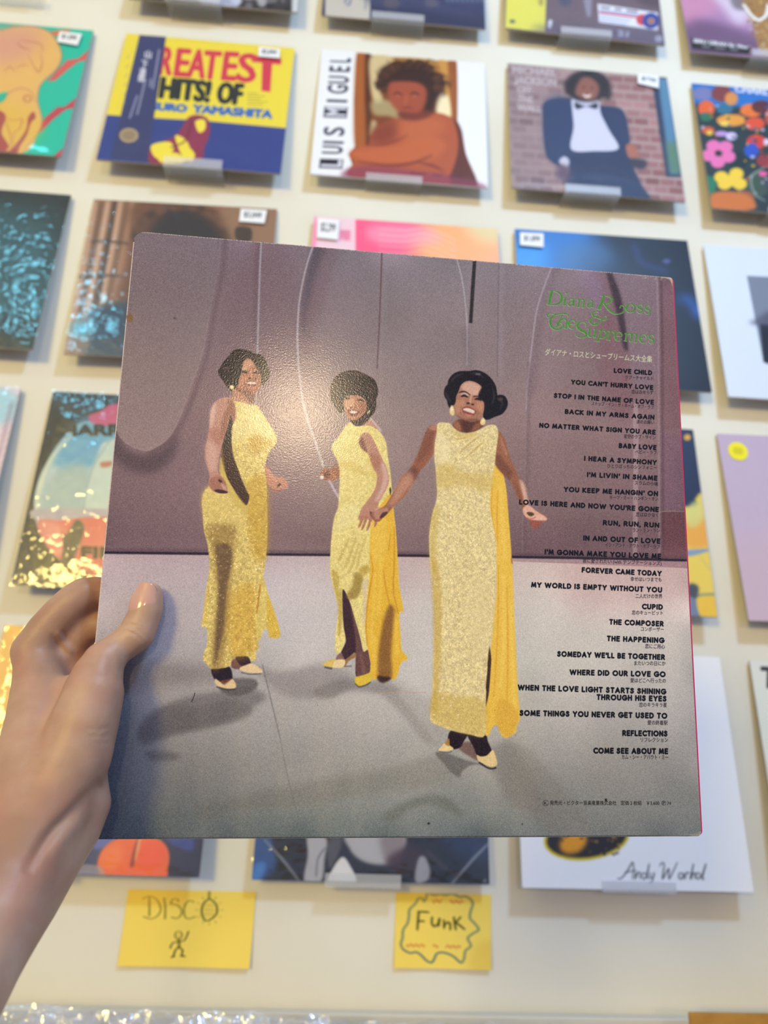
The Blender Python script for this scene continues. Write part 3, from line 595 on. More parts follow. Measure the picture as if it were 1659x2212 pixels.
    p.fill([F0(*q) for q in ((815,950),(830,1060),(822,1120),(800,1250),(790,1350),(782,1300),(800,1140),(800,1060))], (64,44,28), 1, 2)
    p.fill(d3, sequins(15, 40), 1, 1.5)
    p.fill([(310,760),(440,850),(420,1040),(300,1050),(290,900)], (238,228,186), .6, 20)
    p.fill([(320,1080),(450,1070),(600,1160),(880,1180),(860,1360),(600,1300),(330,1320),(300,1200)], (204,178,92), .5, 28)
    p.fill([(460,690),(560,745),(720,735),(700,800),(520,800)], (206,182,104), .5, 16)
    for q in ([(740,790),(640,860),(540,960)],[(800,830),(700,920),(600,1010)],[(460,780),(520,810),(600,800)]):
        p.stroke(q, [6,14,6], (184,156,80), .6, 6); p.stroke([(x-12,y-16) for x,y in q], [6,12,6], (240,230,176), .5, 6)
    p.fill([(240,1700),(300,1500),(330,1560),(300,1800),(300,2100),(240,2150)], (196,170,78), .5, 22)
    p.fill([F0(*q) for q in ((240,100),(310,120),(340,500),(330,1000),(300,1500),(250,1600),(262,900))], (196,166,76), .6, 18)
    p.fill([F0(*q) for q in ((260,1380),(500,1400),(760,1450),(770,1780),(500,1750),(240,1630))], (196,166,66), .45, 26)
    p.fill([F0(*q) for q in ((600,300),(840,250),(800,900),(640,1000))], (228,212,160), .5, 40)
    for _ in range(240):
        y = rng.uniform(0, 1); x0, x1 = (300, 900) if y < .33 else (255, 900-120*(y-.33)); q = (rng.uniform(x0, x1), 760+y*2950)
        p.stroke([q, (q[0]+rng.uniform(-16,16), q[1]+rng.uniform(6,18)), (q[0]+rng.uniform(-20,20), q[1]+rng.uniform(18,34))], 5, (178,150,70) if rng.random() < .6 else (240,230,184), .5, 3)
    for _ in range(130):
        y = rng.beta(1.6,1.1); x0, x1 = (300, 900) if y < .33 else (255, 890-120*(y-.33)); p.ell(rng.uniform(x0, x1), 800+y*2880, rng.uniform(4,10), rng.uniform(3,8), (252,246,220), .9, 2)
    # neck and head
    p.fill([(478,640),(560,600),(660,640),(740,610),(800,650),(768,690),(690,732),(600,742),(530,722),(478,680)], (112,70,52), 1, 4)
    p.fill([(490,620),(540,640),(560,720),(520,715),(478,670)], (168,118,90), .7, 8); p.fill([(690,660),(770,650),(740,700),(680,722)], (150,98,76), .7, 8)
    p.fill([(560,620),(700,640),(640,730),(590,730)], (70,40,34), .6, 14)
    hair3 = [(380,320),(395,270),(418,240),(425,200),(470,140),(540,106),(640,104),(720,95),(800,122),(870,180),(918,260),(935,350),(962,350),(1010,362),(1040,415),(1035,480),(985,548),(900,582),(840,608),(790,590),(790,480),(790,420),(740,390),(735,320),(768,270),(700,218),(620,208),(562,245),(532,318),(505,380),(505,440),(470,462),(445,490),(422,455),(412,410),(388,370)]
    p.fill(hair3, (24,18,22), 1, 2)
    for q in ([(440,230),(500,160),(580,130)],[(640,130),(720,130),(790,170)],[(400,320),(420,380),(460,430)],[(880,260),(900,360),(880,440)],[(960,400),(985,440),(960,500)]):
        p.stroke(q, [6,16,6], (84,74,84), .6, 7)
    p.ell(735, 135, 30, 12, (110,112,122), .7, 6); p.ell(965, 395, 30, 18, (96,82,84), .7, 8)
    face3 = [(530,318),(562,245),(620,208),(690,215),(748,245),(770,275),(742,320),(742,395),(792,430),(797,490),(782,560),(742,612),(660,622),(565,604),(508,565),(482,500),(503,420),(512,360)]
    p.fill(face3, (168,120,98), 1, 3)
    p.fill([(560,260),(630,215),(720,235),(760,275),(730,350),(660,350),(580,310)], (218,184,168), .75, 14)
    p.fill([(500,430),(580,400),(600,470),(560,530),(500,520)], (196,146,118), .6, 14)
    p.fill([(720,420),(790,440),(780,520),(720,500)], (204,150,122), .6, 12)
    p.fill([(500,560),(600,600),(740,600),(700,622),(580,612)], (96,58,46), .6, 10)
    p.stroke([(533,330),(562,318),(602,318),(652,352)], [6,12,12,8], (36,22,26), .95, 2); p.stroke([(690,368),(725,366),(750,378)], [10,10,6], (36,22,26), .9, 2.5)
    p.fill([(545,345),(600,330),(640,356),(600,362)], (214,196,192), .7, 5)
    p.stroke([(558,368),(592,358),(628,376)], [8,24,8], (28,18,22), .95, 2.5); p.stroke([(700,398),(735,392),(765,410)], [8,24,8], (28,18,22), .95, 2.5)
    p.stroke([(664,350),(655,400),(650,430)], [14,18,24], (216,170,144), .7, 6)
    p.ell(632, 438, 20, 10, (56,28,28), .9, 4); p.ell(678, 450, 16, 9, (56,28,28), .9, 4)
    p.fill([(568,490),(600,474),(650,476),(708,512),(714,535),(680,572),(630,566),(590,545),(572,520)], (140,70,64), .95, 3)
    p.fill([(580,496),(620,486),(665,498),(700,520),(688,545),(650,536),(610,522),(585,512)], (228,214,202), 1, 2)
    p.stroke([(590,512),(640,528),(690,544)], 3, (120,60,56), .6, 1.5)
    p.stroke([(600,545),(640,564),(676,562)], [8,18,8], (212,148,130), .8, 4)
    p.stroke([(560,470),(548,510),(560,550)], 8, (120,76,62), .5, 5); p.stroke([(728,500),(735,540),(720,580)], 8, (120,76,62), .5, 5)
    p.fill([(455,460),(475,470),(488,520),(484,560),(462,566),(440,540),(440,500)], (226,208,146), 1, 2.5); p.ell(462, 500, 12, 22, (250,242,206), .8, 4)
    p.fill([(760,620),(790,588),(812,625),(800,660),(772,664),(756,645)], (230,212,146), 1, 2.5); p.ell(788, 622, 12, 14, (252,244,206), .8, 4)
    p.ell(190, 745, 5, 4, (40,30,30), .9, 1)
    # ---- lettering
    BK = (10,8,13); p.z(0,0,1)
    T = [("LOVE CHILD",1325.5,805.4,1408.5,810.8,"ラブ・チャイルド",1350.6,819.5,1411,822),("YOU CAN'T HURRY LOVE",1233,830.5,1410.8,842.7,"恋はあせらず",1364.5,850.8,1411,852.5),
     ("STOP ! IN THE NAME OF LOVE",1196,859.5,1412.3,874.5,"ストップ・イン・ザ・ネーム・オブ・ラブ",1278,875.8,1412,884.5),("BACK IN MY ARMS AGAIN",1219.8,894.2,1413.3,907.1,"涙のお願い",1374.7,915.4,1413,917),
     ("NO MATTER WHAT SIGN YOU ARE",1164.6,924,1416,939.4,"星空のラブ・サイン",1347.4,947,1416,949.5),("BABY LOVE",1336.4,968,1417.9,972.6,"ベビー・ラブ",1372.6,980.6,1418,982.5),
     ("I HEAR A SYMPHONY",1261.5,995.7,1418.4,1004.9,"ひとりぼっちのシンフォニー",1311.9,1011,1418.4,1015),("I'M LIVIN' IN SHAME",1267.7,1030.6,1420.2,1038.6,"スラムの小鳩",1371.4,1047.7,1420.7,1050),
     ("YOU KEEP ME HANGIN' ON",1217.3,1062.6,1421.3,1072.2,"キープ・ミー・ハンギン・オン",1317,1079,1421.3,1082.5),("LOVE IS HERE AND NOW YOU'RE GONE",1121,1090,1423,1106.6,"恋ははかなく",1373.7,1116,1421.8,1117.5),
     ("RUN, RUN, RUN",1302,1134.8,1424,1140.5,"ラン・ラン・ラン",1366.8,1149.6,1424.8,1151),("IN AND OUT OF LOVE",1259.6,1168,1426.4,1174.9,"イン・アンド・アウト・オブ・ラブ",1307.3,1181.3,1425,1185.8),
     ("I'M GONNA MAKE YOU LOVE ME",1176.3,1197.8,1428,1207.6,"君に愛されたい (with テンプテーションズ)",1258.5,1215.8,1428.7,1221.8),("FOREVER CAME TODAY",1256.2,1237,1429,1245,"幸せはいつまでも",1362,1255.5,1429,1257),
     ("MY WORLD IS EMPTY WITHOUT YOU",1147,1269,1430,1280.5,"二人だけの世界",1372.7,1292.4,1430.5,1293),("CUPID",1386.4,1316.2,1431.8,1317.5,"恋のキューピット",1365,1328,1431.8,1329),
     ("THE COMPOSER",1315.7,1349.4,1433.6,1353.8,"コンポーザー",1384.6,1363.7,1433.8,1364.5),("THE HAPPENING",1310.5,1385.2,1435,1389.6,"恋にご用心",1393.7,1400.7,1436,1401.8),
     ("SOMEDAY WE'LL BE TOGETHER",1203.2,1418.6,1436.4,1425.9,"またいつの日にか",1370,1437.5,1437.5,1438.2),("WHERE DID OUR LOVE GO",1230,1458.3,1437.7,1463,"愛はどこへ行ったの",1361.8,1474.6,1438.3,1475.7),
     ("WHEN THE LOVE LIGHT STARTS SHINING",1118,1491.2,1439,1500.5,None,0,0,0,0),("THROUGH HIS EYES",1288.4,1512.2,1440,1515.8,"恋のキラキラ星",1380.7,1527.5,1440.3,1528),
     ("SOME THINGS YOU NEVER GET USED TO",1122,1546.4,1441.4,1552.9,"愛の終着駅",1398.9,1566,1442,1566.6),("REFLECTIONS",1344,1590,1442,1591.3,"リフレクション",1383.8,1603,1442.7,1603.6),
     ("COME SEE ABOUT ME",1281.4,1628,1443.4,1629.4,"カム・シー・アバウト・ミー",1342.9,1640.3,1443.4,1641)]
    for t, ax, ay, bx_, by, j, cx, cy, dx, dy in T:
        cap = 10.6+(by-805)/800*2.4
        p.caps(t, (ax, ay), (bx_, by), cap, BK, wt=.262)
        if j: p.text(j, (cx, cy-1), (dx, dy-1), 6.6+(by-805)/800*1.2, (44,38,44), 1, .12)
    p.text("ダイアナ・ロスとシュープリームス大全集", (1177,766), (1408.5,782), 11, (196,206,176), 1, .2)
    p.text("発売元・ビクター音楽産業株式会社　定価 2 枚組　￥3,600", (1188,1738.2), (1424,1738.6), 7.4, (40,38,42), 1, .12)
    p.text("74", (1441,1738.6), (1449.5,1738.8), 7, (40,38,42), 1, .1)
    for cx, ch, rr in ((1178.6,"K",6),(1434,"P",4.6)):
        p.stroke([(cx+rr*math.cos(t), 1734.6+rr*math.sin(t)) for t in np.linspace(0, 2*math.pi, 17)], .8, (40,38,42)); p.text(ch, (cx-rr*.5,1738), (cx+rr*.5,1738), 6.6, (34,32,36), 1, .1)
    p.ell(1309, 1728, 2.4, 3.2, (20,22,40), 1, .4)
    # green swash logotype, drawn as pen strokes
    p.z(1150,600,5.184); G = (70,142,58)
    def g(P, w, c=G, dx=0, dy=0): p.stroke([(x+dx, y+dy) for x, y in P], w, c, 1, .8)
    def logo(c, ox, oy):
        G2 = lambda P, w: g(P, w, c, ox, oy)
        G2([(218,155),(200,220),(185,292)], [24,26,24]); G2([(185,152),(250,150),(300,170),(328,215),(318,265),(270,300),(210,302),(160,296)], [8,8,18,24,22,14,9,7])
        def i_(x, y): G2([(x+12,y+5),(x+5,y+45),(x,y+82)], [16,20,18]); G2([(x-14,y+4),(x+12,y+2)], 8); G2([(x-14,y+82),(x+22,y+86)], 9)
        def a_(x, y): G2([(x+8,y+20),(x+22,y+4),(x+48,y+2),(x+64,y+18),(x+58,y+58),(x+62,y+80),(x+80,y+82)], [8,10,12,18,18,14,6]); G2([(x+60,y+34),(x+28,y+40),(x+8,y+60),(x+22,y+82),(x+56,y+68)], [10,10,18,14,8])
        def n_(x, y): G2([(x+10,y+4),(x+4,y+45),(x-2,y+84)], [14,18,16]); G2([(x-8,y+4),(x+10,y+3)], 7); G2([(x-16,y+84),(x+14,y+87)], 8); G2([(x+8,y+22),(x+38,y+2),(x+64,y+16),(x+60,y+50),(x+54,y+88)], [7,12,18,18,16]); G2([(x+42,y+90),(x+72,y+92)], 8)
        def s_(x, y, k=1): G2([(x+58*k,y+30*k),(x+50*k,y+8*k),(x+26*k,y+2*k),(x+4*k,y+18*k),(x+12*k,y+42*k),(x+44*k,y+56*k),(x+56*k,y+76*k),(x+40*k,y+98*k),(x+12*k,y+96*k),(x-2*k,y+74*k)], [7,9,10,14,19,20,17,12,9,7])
        def e_(x, y): G2([(x+6,y+46),(x+78,y+50),(x+76,y+18),(x+46,y+2),(x+12,y+20),(x+4,y+56),(x+22,y+92),(x+56,y+98),(x+80,y+78)], [7,7,14,10,16,20,16,10,6])
        i_(355,222); g([(382,168),(384,170)], 22, c, ox, oy); a_(398,232); n_(515,240); a_(612,250)
        G2([(800,212),(775,280),(742,345)], [22,24,22]); G2([(712,344),(775,350)], 8); G2([(762,202),(830,202),(878,218),(888,250),(850,282),(796,290)], [8,9,18,22,14,7]); G2([(805,290),(852,350),(905,394),(965,404),(1018,382),(1036,340),(1020,312),(992,312),(986,332)], [22,22,18,13,12,15,11,9,14])
        G2([(1100+46*math.cos(t), 340+46*math.sin(t)) for t in np.linspace(0,2*math.pi,17)], [20,12,20,12,20]); s_(1176,296,.98); s_(1262,306,.98)
        G2([(745,415),(752,390),(715,376),(676,392),(680,424),(720,444),(790,470),(828,462),(834,438),(812,428),(796,446),(770,486),(730,520),(680,524),(646,494),(650,458),(690,440),(724,446)], [8,10,10,14,16,14,12,10,8,8,9,12,14,16,18,14,9,6])
        G2([(715,496),(696,492),(700,512)], [6,10,6]); G2([(700,412),(730,410)], 7)
        G2([(176,440),(160,424),(180,402),(215,398),(260,410),(330,400),(372,398)], [12,12,10,9,12,14,10]); G2([(262,412),(215,448),(198,505),(228,562),(288,580),(334,556),(338,518),(306,500),(276,514),(284,540),(306,540)], [9,18,22,20,15,13,12,9,11,9,7])
        G2([(356,404),(392,410),(404,428)], [10,12,14]); G2([(330,420),(305,480),(285,530),(262,556)], [9,16,18,10]); G2([(312,480),(350,462),(384,478),(384,520),(372,564)], [7,12,18,18,15]); G2([(355,565),(392,568)], 8)
        e_(402,470)
        G2([(600,545),(600,512),(560,494),(520,505),(504,540),(530,580),(585,608),(606,640),(575,664),(525,666),(490,645),(484,620)], [8,9,12,18,24,26,26,20,14,11,11,9])
        G2([(640,572),(632,610),(632,644),(656,662),(692,640)], [16,18,18,13,8]); G2([(708,574),(700,620),(692,664)], [15,18,16]); G2([(622,570),(642,570)], 7); G2([(688,573),(708,573)], 7); G2([(690,664),(712,666)], 7)
        G2([(772,590),(752,650),(728,706)], [16,18,17]); G2([(750,590),(774,588)], 7); G2([(702,706),(752,712)], 8); G2([(768,606),(800,592),(828,612),(818,655),(780,676),(748,668)], [7,13,20,18,12,7])
        G2([(872,602),(860,650),(850,692)], [15,18,16]); G2([(852,600),(874,600)], 7); G2([(832,692),(874,697)], 8); G2([(868,620),(892,600),(914,606),(912,618)], [7,11,15,13])
        e_(922,604)
        n_(1046,620); G2([(1108,648),(1138,626),(1164,642),(1160,680),(1152,718)], [7,12,18,18,16]); G2([(1140,720),(1170,722)], 8)
        e_(1198,628); s_(1304,636,.98)
    logo((206,196,196), -2, 3); logo(G, 0, 0)
    # ---- wear
    p.z(0,0,1)
    p.a[:, :3] = (206,196,186); p.a[:3] = np.where((rng.random(N) < .55)[None, :, None], (196,188,182), p.a[:3]); p.a[-4:-1] = (70,74,78)
    p.fill([(1425,597),(1453,599),(1454,626),(1451,612),(1446,603),(1436,600)], (206,190,168), .85, .8, False); p.fill([(1490,1805),(1508,1802),(1514,1796),(1516,1810),(1490,1810)], (186,180,168), .6, .8, False); p.stroke([(1372,1808),(1440,1806.5),(1495,1803),(1514,1796)], 1.4, (196,192,184), .6, .5)
    for _ in range(26):
        x = rng.uniform(1380, 1450); p.ell(x, 600+rng.exponential(3)+.086*(x-1452), rng.uniform(.6,2.4), rng.uniform(.4,1.2), (210,196,176), .7, .4)
    p.fill([(272,684),(282,676),(288,690),(281,697),(275,692)], (128,96,60), .8, 1)
    p.ell(377, 687, 1.8, 1.8, (60,46,44), .9, .4); p.ell(926, 1779, 3, 2.2, (24,24,28), .9, .4); p.ell(703, 945, 1.8, 1.8, (40,30,30), .9, .3); p.ell(1128, 1780, 1.6, 1.6, (30,30,34), .9, .3)
    p.stroke([(289,522),(291,508),(300,500)], 1.6, (40,34,38), .8)
    p.stroke([(1424,1106),(1450,1104),(1478,1105)], .9, (190,160,160), .7)
    for _ in range(120):
        q = (rng.uniform(220,1500), rng.uniform(560,1800)); p.ell(*q, rng.uniform(.4,1.1), rng.uniform(.4,1.1), (70,56,58) if rng.random()<.6 else (214,200,200), .6)
    li = s2l(np.clip(p.a, 0, 255))*np.array([.96,.92,1.0]); p.a = np.where(li <= .0031308, li*12.92, 1.055*li**(1/2.4)-.055)*255   # true ink colours
    p.grain(6); p.a += boxblur(rng.normal(0, 1, (N, N)), 1)[..., None]*17
    return p
# ------------------------------------------------------------------ sleeves on the wall: where each stands
PX, PZ, YB, YT, SL = 0.361655, 0.370711, 0.035371, 0.009629, 0.315
CELLS = {(0,0):(0,0,0,0), (0,1):(-.0100,.0027,-.0015,-.0003), (0,2):(.0071,.0027,-.0041,.0002), (0,3):(-.0112,.0030,.0022,.0017), (0,4):(-.012,.001,0,0),
 (1,0):(.0063,.0016,.0012,.0003), (1,1):(.0042,.0005,-.0051,.0007), (1,2):(.0026,.0037,.0231,-.0035), (1,3):(-.0064,.0016,.0057,.0025), (1,4):(-.0160,.0028,-.0059,.0011),
 (2,0):(.0047,.0066,.0024,-.0046), (2,1):(.0080,.0097,-.0032,-.0057), (2,2):(.0240,-.0110,.0050,.0030), (2,3):(.004,.001,0,0), (2,4):(.0019,-.0004,.0051,-.0110),
 (3,0):(.0016,.0113,-.0260,-.0060), (3,1):(.0039,.0076,-.0085,-.0004), (3,2):(.0134,.0009,.0047,-.0007), (3,3):(-.0141,.0017,-.0121,.0025), (3,4):(-.0034,.0005,.0049,.0004),
 (4,0):(-.0021,-.0076,.0009,-.0026), (4,1):(.0056,-.0039,-.0099,-.0004), (4,2):(-.0047,-.0043,-.0022,-.0010), (4,3):(-.0138,.0002,.0130,-.0033), (4,4):(-.0042,-.0015,.0009,-.0006)}
SIZE = {(2,2):1.03}
LEAN = math.atan((YB-YT)/SL)
def sleeve_matrix(c):                       # local x along the width, y up the sleeve, z out of the front; origin at the middle of the bottom edge
    dx, dz, rot, yo = CELLS[c]; k = SIZE.get(c, 1); X = (c[0]-2)*PX+dx; Z = -(c[1]-2)*PZ+dz+ZB; S = SL*k
    ex = np.array([math.cos(rot), 0, math.sin(rot)]); ez0 = np.array([-math.sin(rot), (YB-YT)/SL, math.cos(rot)]); ey = ez0/np.linalg.norm(ez0)
    ex = ex-ey*(ex@ey); ex /= np.linalg.norm(ex); ez = np.cross(ex, ey)
    c0 = np.array([X, -(YB+YT)/2-yo, Z]); o = c0-ey*S/2
    return Matrix([[ex[0],ey[0],ez[0],o[0]],[ex[1],ey[1],ez[1],o[1]],[ex[2],ey[2],ez[2],o[2]],[0,0,0,1]])
def quad_of(mw, w, h, y0=0):
    return proj([np.array(mw @ Vector(q)) for q in ((-w/2,y0+h,0),(w/2,y0+h,0),(w/2,y0,0),(-w/2,y0,0))])
def new_print(c, base, n=640):
    S = SL*SIZE.get(c, 1); return Print(n, quad_of(sleeve_matrix(c), S, S), base)
def uv_poly(p, P, color, a=1, blur=0, smooth=False):     # shapes given in sheet coordinates (0..1, down)
    iH = np.linalg.inv(p.Hm); q = np.c_[np.array(P, float)*p.n, np.ones(len(P))] @ iH.T; p.z(0,0,1); p.fill(q[:, :2]/q[:, 2:], color, a, blur, smooth)
DRAW = {}
def art(c):
    def f(fn): DRAW[c] = fn; return fn
    return f
@art((1,1))
def _():
    p = new_print((1,1), (232,212,64), 900); p.z(0,0,2.514)
    p.fill([(430,620),(600,625),(810,640),(1100,655),(1540,695),(1700,705),(1640,1050),(400,1000)], (42,62,140), 1, 0, False)
    R = (206,52,78)
    for t,a,b,cap in (("R",(862,402),(925,405),150),("E",(948,410),(1015,415),150),("A",(1018,416),(1105,424),152),("T",(1098,424),(1180,430),152),("E",(1205,432),(1275,436),155),("S",(1285,438),(1380,446),152)):
        p.text(t, a, b, cap, R, 1, 6, up=(14,-100))
    p.fill([(1370,300),(1530,318),(1526,352),(1366,336)], R, 1, 0, False); p.fill([(1425,310),(1480,318),(1468,500),(1420,494)], R, 1, 0, False)
    for t,a,b in (("HITS!",(868,528),(1130,552)),("OF",(1180,556),(1305,566))): p.text(t, a, b, 110, (26,34,40), 1, 8, up=(14,-100))
    p.text("SURO", (822,594), (1010,608), 38, (52,104,186), 1, 5, up=(14,-100)); p.text("YAMASHITA", (1048,610), (1474,642), 42, (52,104,186), 1, 5, up=(14,-100))
    for i in range(5): p.stroke([(1345,505+i*15),(1400+(i*37)%60,508+i*15)], 4, (120,116,70), .8, 1)
    # painted leaping figure in red and yellow, left as loose brush marks
    p.fill([(1020,640),(1080,625),(1130,650),(1140,720),(1110,800),(1080,870),(840,900),(800,820),(880,770),(960,730)], (140,44,84), 1, 3)
    for q in ([(1060,660),(1110,650),(1115,700),(1080,720)],[(820,790),(920,770),(940,820),(850,860)],[(950,740),(1010,760),(1040,840),(1000,870)],[(860,840),(960,830),(1000,880),(880,885)],[(1020,800),(1060,840),(1030,880)]):
        p.fill(q, (238,220,70), 1, 2)
    p.stroke([(1040,650),(1010,760),(930,800)], 8, (96,30,60), .8, 3)
    # paper band
    p.fill([(758,190),(902,200),(800,880),(598,860),(650,650)], (50,58,112), 1, 0, False)
    for t,x,y in (("山",800,300),("下",780,352),("達",770,396),("郎",764,430)): p.text(t, (x-14,y+10), (x+20,y+13), 32, (214,212,226), 1, 1.5)
    for a,b in (((865,270),(830,480)),((790,430),(745,620)),((745,520),(705,640)),((820,430),(815,470))): p.stroke([a,b], 9, (196,194,212), .65, 3)
    for i in range(6): p.stroke([(700-i*4,300+i*50),(690-i*4,320+i*50)], 5, (150,150,190), .6, 2)
    p.ell(700, 735, 52, 40, (184,160,124), .95, 2); p.ell(700, 735, 38, 28, (130,112,96), .6, 4)
    return p
@art((0,1))
def _():
    p = new_print((0,1), (20,190,168)); p.z(0,40,6.914); CR = (196,62,84)
    for a in ([(900,170),(1080,160),(960,240),(860,270),(700,210)],[(160,110),(260,104),(180,140)]): p.fill(a, (216,116,74), 1, 3, False)
    p.fill([(700,940),(1000,620),(1160,600),(1360,440),(1340,620),(1180,640),(1040,740),(820,930)], (214,92,92), 1, 3, False)
    p.fill([(560,1720),(660,1490),(860,1320),(960,1320),(1180,1150),(1140,1330),(980,1360),(800,1500),(620,1680)], CR, 1, 3, False)
    p.fill([(790,2060),(980,1900),(940,2100)], CR, 1, 2, False)
    for i in range(7): p.stroke([(640+i*90,980+i*20),(760+i*60,1500+i*60)], 3, (120,170,170), .5, 2)
    for i in range(6): p.stroke([(600,1900-i*170),(1150,1560-i*180)], 3, (120,170,170), .4, 2)
    # loose seated figure of rounded masses, yellow fading to pink
    body = [(-600,300),(0,180),(200,130),(440,110),(680,170),(820,290),(920,520),(860,740),(640,950),(580,1080),(570,1260),(630,1520),(560,1720),(330,2010),(-600,2010)]
    p.fill(body, (226,182,110), 1, 2); p.fill([(-600,200),(400,130),(640,200),(560,420),(300,640),(-600,700)], (214,158,140), .9, 120)
    p.fill([(-600,1100),(300,1300),(560,1500),(500,1800),(-600,2010)], (222,184,82), .8, 90)
    p.fill([(-40,1140),(110,1100),(60,1220),(-40,1260)], (30,186,166), 1, 3)
    DKR = (164,70,74)
    p.fill([(420,1480),(500,1390),(530,1480),(460,1560),(400,1740),(300,1900),(240,2010),(-20,2010),(60,1960),(160,1960),(380,1680)], DKR, .9, 4)
    p.fill([(-600,1320),(50,1400),(20,1700),(100,1960),(-600,2010)], DKR, .9, 4)
    for q in ([(0,180),(200,135),(440,112),(680,170),(820,290),(925,520),(860,740),(640,950),(575,1080),(570,1260),(630,1520),(560,1720),(330,2010)],[(80,1490),(200,1520),(330,1500),(290,1640),(210,1720),(190,1960)],[(80,1500),(120,1640),(160,1760),(150,1960)],[(-20,1280),(60,1180),(180,1080),(330,1040),(470,1100),(540,1260)],
              [(250,350),(330,330),(480,350),(600,380),(640,450),(610,510)],[(250,360),(330,430),(470,480)],[(420,540),(500,700),(580,800),(630,660),(600,520)],[(220,740),(330,700),(420,690)],[(60,800),(140,720),(220,790)]):
        p.stroke(q, [4,12,4], DKR, .8, 4)
    p.ell(410, 1195, 70, 60, (190,120,80), .8, 6); p.ell(410, 1195, 40, 34, (230,188,110), .9, 4)
    return p
@art((2,1))
def _():
    p = new_print((2,1), (234,234,242), 800); p.z(620,0,3.19)
    W_ = (238,234,240)
    p.fill([(482,372),(1168,430),(1172,860),(1200,900),(1230,1060),(1310,1290),(880,1270),(450,1225),(455,1150),(425,1060),(470,1010),(462,700)], (122,62,28), 1, 2, False)
    p.fill([(480,372),(545,376),(540,700),(560,800),(560,1000),(470,1010),(462,700)], (168,92,42), .9, 8)
    p.fill([(540,380),(575,380),(570,1000),(548,1000)], (60,26,16), .8, 8)
    p.fill([(580,385),(740,395),(700,470),(620,540),(660,690),(600,700),(570,560)], (214,196,148), .9, 8); p.fill([(580,700),(700,690),(770,740),(780,830),(700,800),(600,790)], (176,164,120), .8, 12); p.fill([(585,830),(620,850),(600,920),(570,930)], (200,190,150), .8, 8)
    p.fill([(740,395),(1010,415),(1020,500),(900,440),(760,430)], (176,128,56), .9, 10)
    p.fill([(1030,430),(1110,425),(1150,620),(1140,800),(1060,790),(1030,700),(1080,600)], (206,150,72), .9, 10); p.fill([(1040,640),(1110,660),(1130,800),(1030,780)], (244,232,196), .9, 8)
    p.fill([(1110,430),(1168,430),(1170,860),(1140,820)], (150,82,40), .9, 6)
    p.fill([(1150,840),(1200,890),(1230,1060),(1310,1290),(1100,1290),(1140,1100)], (94,44,34), 1, 6)
    # figure with folded arms
    p.fill([(580,930),(640,860),(790,810),(1000,780),(1090,790),(1150,840),(1180,960),(1170,1080),(1120,1220),(1080,1280),(450,1225),(460,1120),(430,1070),(470,1020),(560,1000)], (172,84,52), 1, 6)
    p.fill([(600,880),(760,820),(780,900),(700,980),(580,980)], (124,52,38), .8, 22)
    p.fill([(760,830),(1000,800),(1100,860),(1000,960),(820,980)], (190,100,62), .7, 30)
    p.fill([(440,1040),(700,1010),(900,960),(1000,940),(1100,1000),(1000,1100),(800,1130),(520,1110)], (192,98,58), .8, 16)
    p.stroke([(480,1110),(680,1140),(860,1125),(1000,1070)], [6,20,8], (92,34,30), .8, 8); p.stroke([(900,1120),(1000,1140),(1080,1180)], [6,16,6], (92,34,30), .8, 8); p.stroke([(560,1000),(700,990),(830,930)], [6,16,6], (110,44,32), .7, 8)
    p.fill([(450,1150),(700,1150),(900,1180),(1080,1200),(1300,1250),(1310,1300),(440,1240)], (134,58,88), .7, 12)
    p.fill([(640,560),(640,480),(720,440),(830,425),(960,460),(1060,540),(1080,620),(1040,680),(1000,770),(940,760),(930,600),(760,590),(700,620),(660,640),(610,560)], (54,28,24), 1, 14)
    for i in range(26):
        t = rng.uniform(3.0, 6.6); p.ell(850+215*math.cos(t), 590+165*math.sin(t), 26, 20, (62,34,26), .9, 6)
    for i in range(46):
        t = rng.uniform(2.9, 6.7); r_ = rng.uniform(.75, 1.2); p.stroke([(850+170*math.cos(t), 580+120*math.sin(t)),(850+(225*r_)*math.cos(t)+12, 580+(175*r_)*math.sin(t)),(850+(240*r_)*math.cos(t+.12), 585+(182*r_)*math.sin(t+.12))], [12,8,4], (96,58,38) if i%3 else (40,22,22), .7, 5)
    p.fill([(700,580),(780,560),(900,570),(960,620),(950,720),(900,780),(830,800),(770,770),(710,700)], (158,74,52), 1, 8)
    p.fill([(770,770),(900,780),(960,760),(1000,790),(900,830),(790,820)], (110,48,38), .9, 10)
    p.stroke([(735,648),(765,640),(795,655)], [6,14,6], (60,26,24), .9, 4); p.stroke([(850,650),(880,640),(910,655)], [6,14,6], (60,26,24), .9, 4)
    p.ell(766, 660, 12, 5, (186,130,106), .6, 3); p.ell(880, 660, 12, 5, (186,130,106), .6, 3)
    p.stroke([(790,745),(830,740),(870,748)], [6,14,6], (122,46,44), .9, 4); p.stroke([(822,660),(818,700),(815,720)], 12, (188,100,70), .6, 6)
    # vertical name, read from the bottom
    K = (74,72,92)
    for t,y0,y1,bxk in (("L",1150,1105,1),("U",1060,1010,0),("I",990,978,0),("S",935,880,0),("M",800,745,1),("I",705,692,0),("G",645,590,0),("U",575,530,0),("E",495,462,0),("L",430,405,0)):
        xa = 220+(1150-y0)*.088
        if bxk: p.fill([(xa,y0+8),(xa+160,y0+14),(xa+168,y1-6),(xa+8,y1-12)], (42,36,58), 1, 1, False)
        p.text(t, (xa+150,y0), (xa+155,y1), 138, K if not bxk else (206,206,222), 1, 4, up=(-1,-.04))
    p.scribble((850,1200), (1240,1235), 20, 7, (60,30,60), .5, 3, (5,3,5))
    return p
